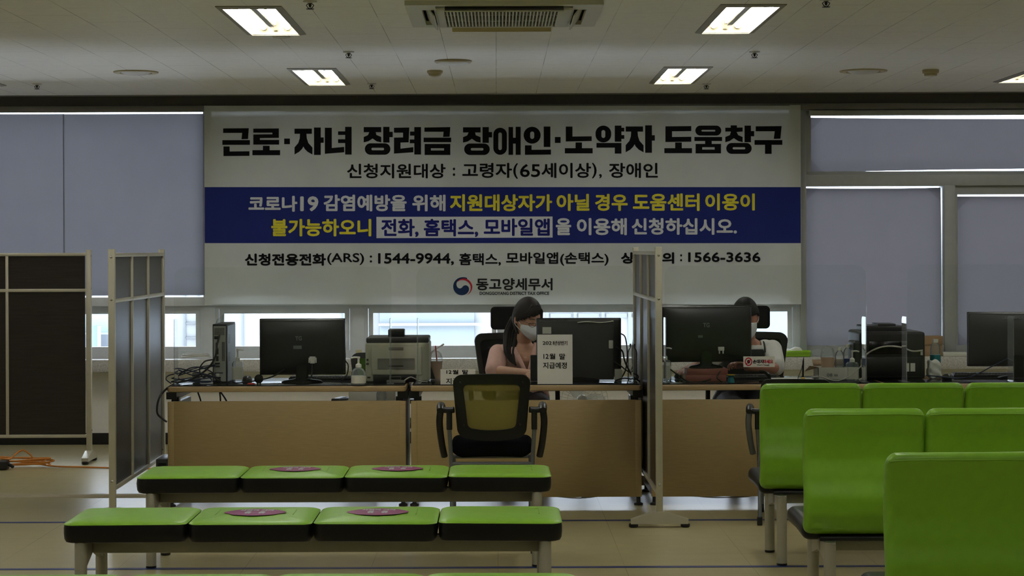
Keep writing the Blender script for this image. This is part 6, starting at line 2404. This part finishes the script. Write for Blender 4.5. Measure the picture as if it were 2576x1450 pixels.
for s in (-1, 1):
    m.tube(smooth_path(hl_([(s * 0.014, -0.094, 0.030), (s * 0.032, -0.092, 0.035), (s * 0.050, -0.078, 0.030)]), 4), 0.0024, 6)
m.build('eyebrows', 'hair_dark', woman)
m = MB().tube(smooth_path([(tx - 0.035, 12.385, nb.z + 0.0), (tx - 0.01, 12.352, nb.z - 0.06), (tx + 0.012, 12.345, nb.z - 0.075), (tx + 0.04, 12.38, nb.z - 0.0)], 5), 0.0012, 6)
m.build('necklace', 'pearl', woman)

# ---- person in white sleeves behind the big monitor
hc2 = P(1875, 803, 12.33)
HM2 = Matrix.Translation(hc2) @ Matrix.Rotation(-0.10, 4, 'Z') @ Matrix.Rotation(0.30, 4, 'X')
nb2 = Vector((X(1880, 12.43, 858), 12.43, Z(856, 12.43, 1880)))
tx = nb2.x
hip = Vector((tx - 0.01, 12.58, 0.50))
shR, shL = Vector((tx - 0.165, 12.42, nb2.z - 0.06)), Vector((tx + 0.160, 12.43, nb2.z - 0.06))
elR, elL = Vector((tx - 0.27, 12.22, 0.80)), Vector((X(1952, 12.22, 935), 12.22, 0.755))
wrR, wrL = Vector((X(1722, 12.03, 933), 12.04, 0.748)), Vector((X(1880, 11.99, 930), 11.99, 0.775))
torso = [(hip.x, hip.y, 0.45, 0.165, 0.13), (hip.x, hip.y, 0.54, 0.165, 0.125), (tx, 12.54, 0.64, 0.135, 0.10), (tx, 12.49, 0.74, 0.140, 0.105), (tx, 12.45, nb2.z - 0.10, 0.155, 0.105), (tx, 12.43, nb2.z - 0.05, 0.150, 0.085), (tx, 12.43, nb2.z - 0.01, 0.085, 0.06), (tx, 12.43, nb2.z + 0.01, 0.052, 0.05)]
bm_ = MB()
rings(bm_, torso)
limb(bm_, [(tx, 12.43, nb2.z - 0.03), (tx, 12.41, nb2.z + 0.03), (hc2.x, hc2.y + 0.02, hc2.z - 0.05)], [0.052, 0.048, 0.05], 4)
add_head(bm_, HM2)
limb(bm_, [shR, elR, wrR], [0.050, 0.038, 0.025])
limb(bm_, [shL, elL, wrL], [0.050, 0.040, 0.026])
add_hand(bm_, wrR, (-0.25, -1, 0.05), (0, 0.2, 1), (1, 0, 0), 0.30)
add_hand(bm_, wrL, (-0.8, -0.35, 0.30), (0.2, 0.35, 1), (0.1, 1, 0), 0.55)
for s in (-1, 1):
    kn = Vector((tx + s * 0.12, 12.17, 0.50))
    an = Vector((tx + s * 0.11, 12.22, 0.085))
    limb(bm_, [(hip.x + s * 0.085, hip.y, 0.50), kn, an], [0.082, 0.056, 0.036])
    limb(bm_, [an + Vector((0, 0.03, -0.045)), an + Vector((0, -0.13, -0.058))], [0.032, 0.026])
man = remeshed(bm_, 0.0045, 4).build('person', 'skin_tan', origin=(hip.x, hip.y, 0), sharp=180)
tag(man, 'seated person in white sleeves and a black strap dress, half hidden by the monitor', 'person')
sm = MB()
rings(sm, [(a, b, c + (0.012 if i == 6 else 0), rx + 0.012, ry + 0.012) for i, (a, b, c, rx, ry) in enumerate(torso[1:7])])
for sh, el in ((shR, elR), (shL, elL)):
    limb(sm, [sh, sh.lerp(el, 0.5), sh.lerp(el, 0.92)], [0.060, 0.060, 0.058])
    sm.ball(sh.lerp(Vector((tx, 12.43, nb2.z - 0.02)), 0.3), (0.058, 0.058, 0.05))
sm = remeshed(sm, 0.005, 8)
keep(sm, lambda c: not (c.z > nb2.z - 0.030 and abs(c.x - tx) < 0.082) and c.z > 0.56)
for v in sm.bm.verts:
    v.co.y += 0.003 * math.sin(v.co.x * 80 + v.co.z * 30)
sm.build('white_top', 'shirt_white', man, sharp=180, solid=0.004)
dm = MB()
rings(dm, [(hip.x, hip.y, 0.44, 0.20, 0.165), (hip.x, hip.y, 0.54, 0.196, 0.155), (tx, 12.54, 0.64, 0.158, 0.122), (tx, 12.49, 0.74, 0.163, 0.127), (tx, 12.452, nb2.z - 0.10, 0.176, 0.140), (tx, 12.44, nb2.z - 0.05, 0.172, 0.130), (tx, 12.435, nb2.z - 0.025, 0.165, 0.122)])
for s in (-1, 1):
    kn = Vector((tx + s * 0.12, 12.16, 0.50))
    limb(dm, [(hip.x + s * 0.085, hip.y, 0.505), kn], [0.098, 0.082])
dm = remeshed(dm, 0.006, 5)
keep(dm, lambda c: c.z < nb2.z - 0.052 - 0.5 * max(0, abs(c.x - tx) - 0.075))
drs = dm.build('dress', 'dress_black', man, sharp=180, solid=0.004)
for s in (-1, 1):
    st = smooth_path([(tx + s * 0.085, 12.325, nb2.z - 0.145), (tx + s * 0.098, 12.335, nb2.z - 0.08), (tx + s * 0.10, 12.375, nb2.z - 0.022), (tx + s * 0.095, 12.44, nb2.z - 0.008), (tx + s * 0.09, 12.53, nb2.z - 0.08)], 5)
    MB().tube(st, 0.006, 8, flat=0.6).build('strap', 'dress_black', drs)
h2 = hair_cap(HM2, 0.02, lambda c: (c.z > -0.10 if c.y > 0.036 else (c.z > 0.026 if abs(c.x) > 0.05 and c.y > -0.03 else c.z > 0.050)), (1.16, 1.13, 1.10)).build('hair', 'hair_black', man, sharp=180, solid=0.010)
m = MB()
m.grid(lambda u, v: HM2 @ Vector((0.0745 * math.sin((u - 0.5) * 2.5), -0.104 * math.cos((u - 0.5) * 2.5) - 0.028 * (1 - abs(2 * u - 1) ** 1.4) * (1 - abs(2 * v - 1) ** 1.6), -0.052 + 0.018 * abs(2 * u - 1) + 0.060 * (1 - 0.62 * abs(2 * u - 1) ** 1.6) * (2 * v - 1))), 24, 12)
mk2 = m.build('face_mask', 'mask_white', man, sharp=60, solid=0.003)
m = MB()
for s in (-1, 1):
    m.tube(smooth_path([HM2 @ Vector((s * 0.071, -0.036, -0.012)), HM2 @ Vector((s * 0.084, 0.0, 0.0)), HM2 @ Vector((s * 0.085, 0.016, 0.022))], 4), 0.0018, 6)
m.build('ear_loop', 'mask_white', mk2)
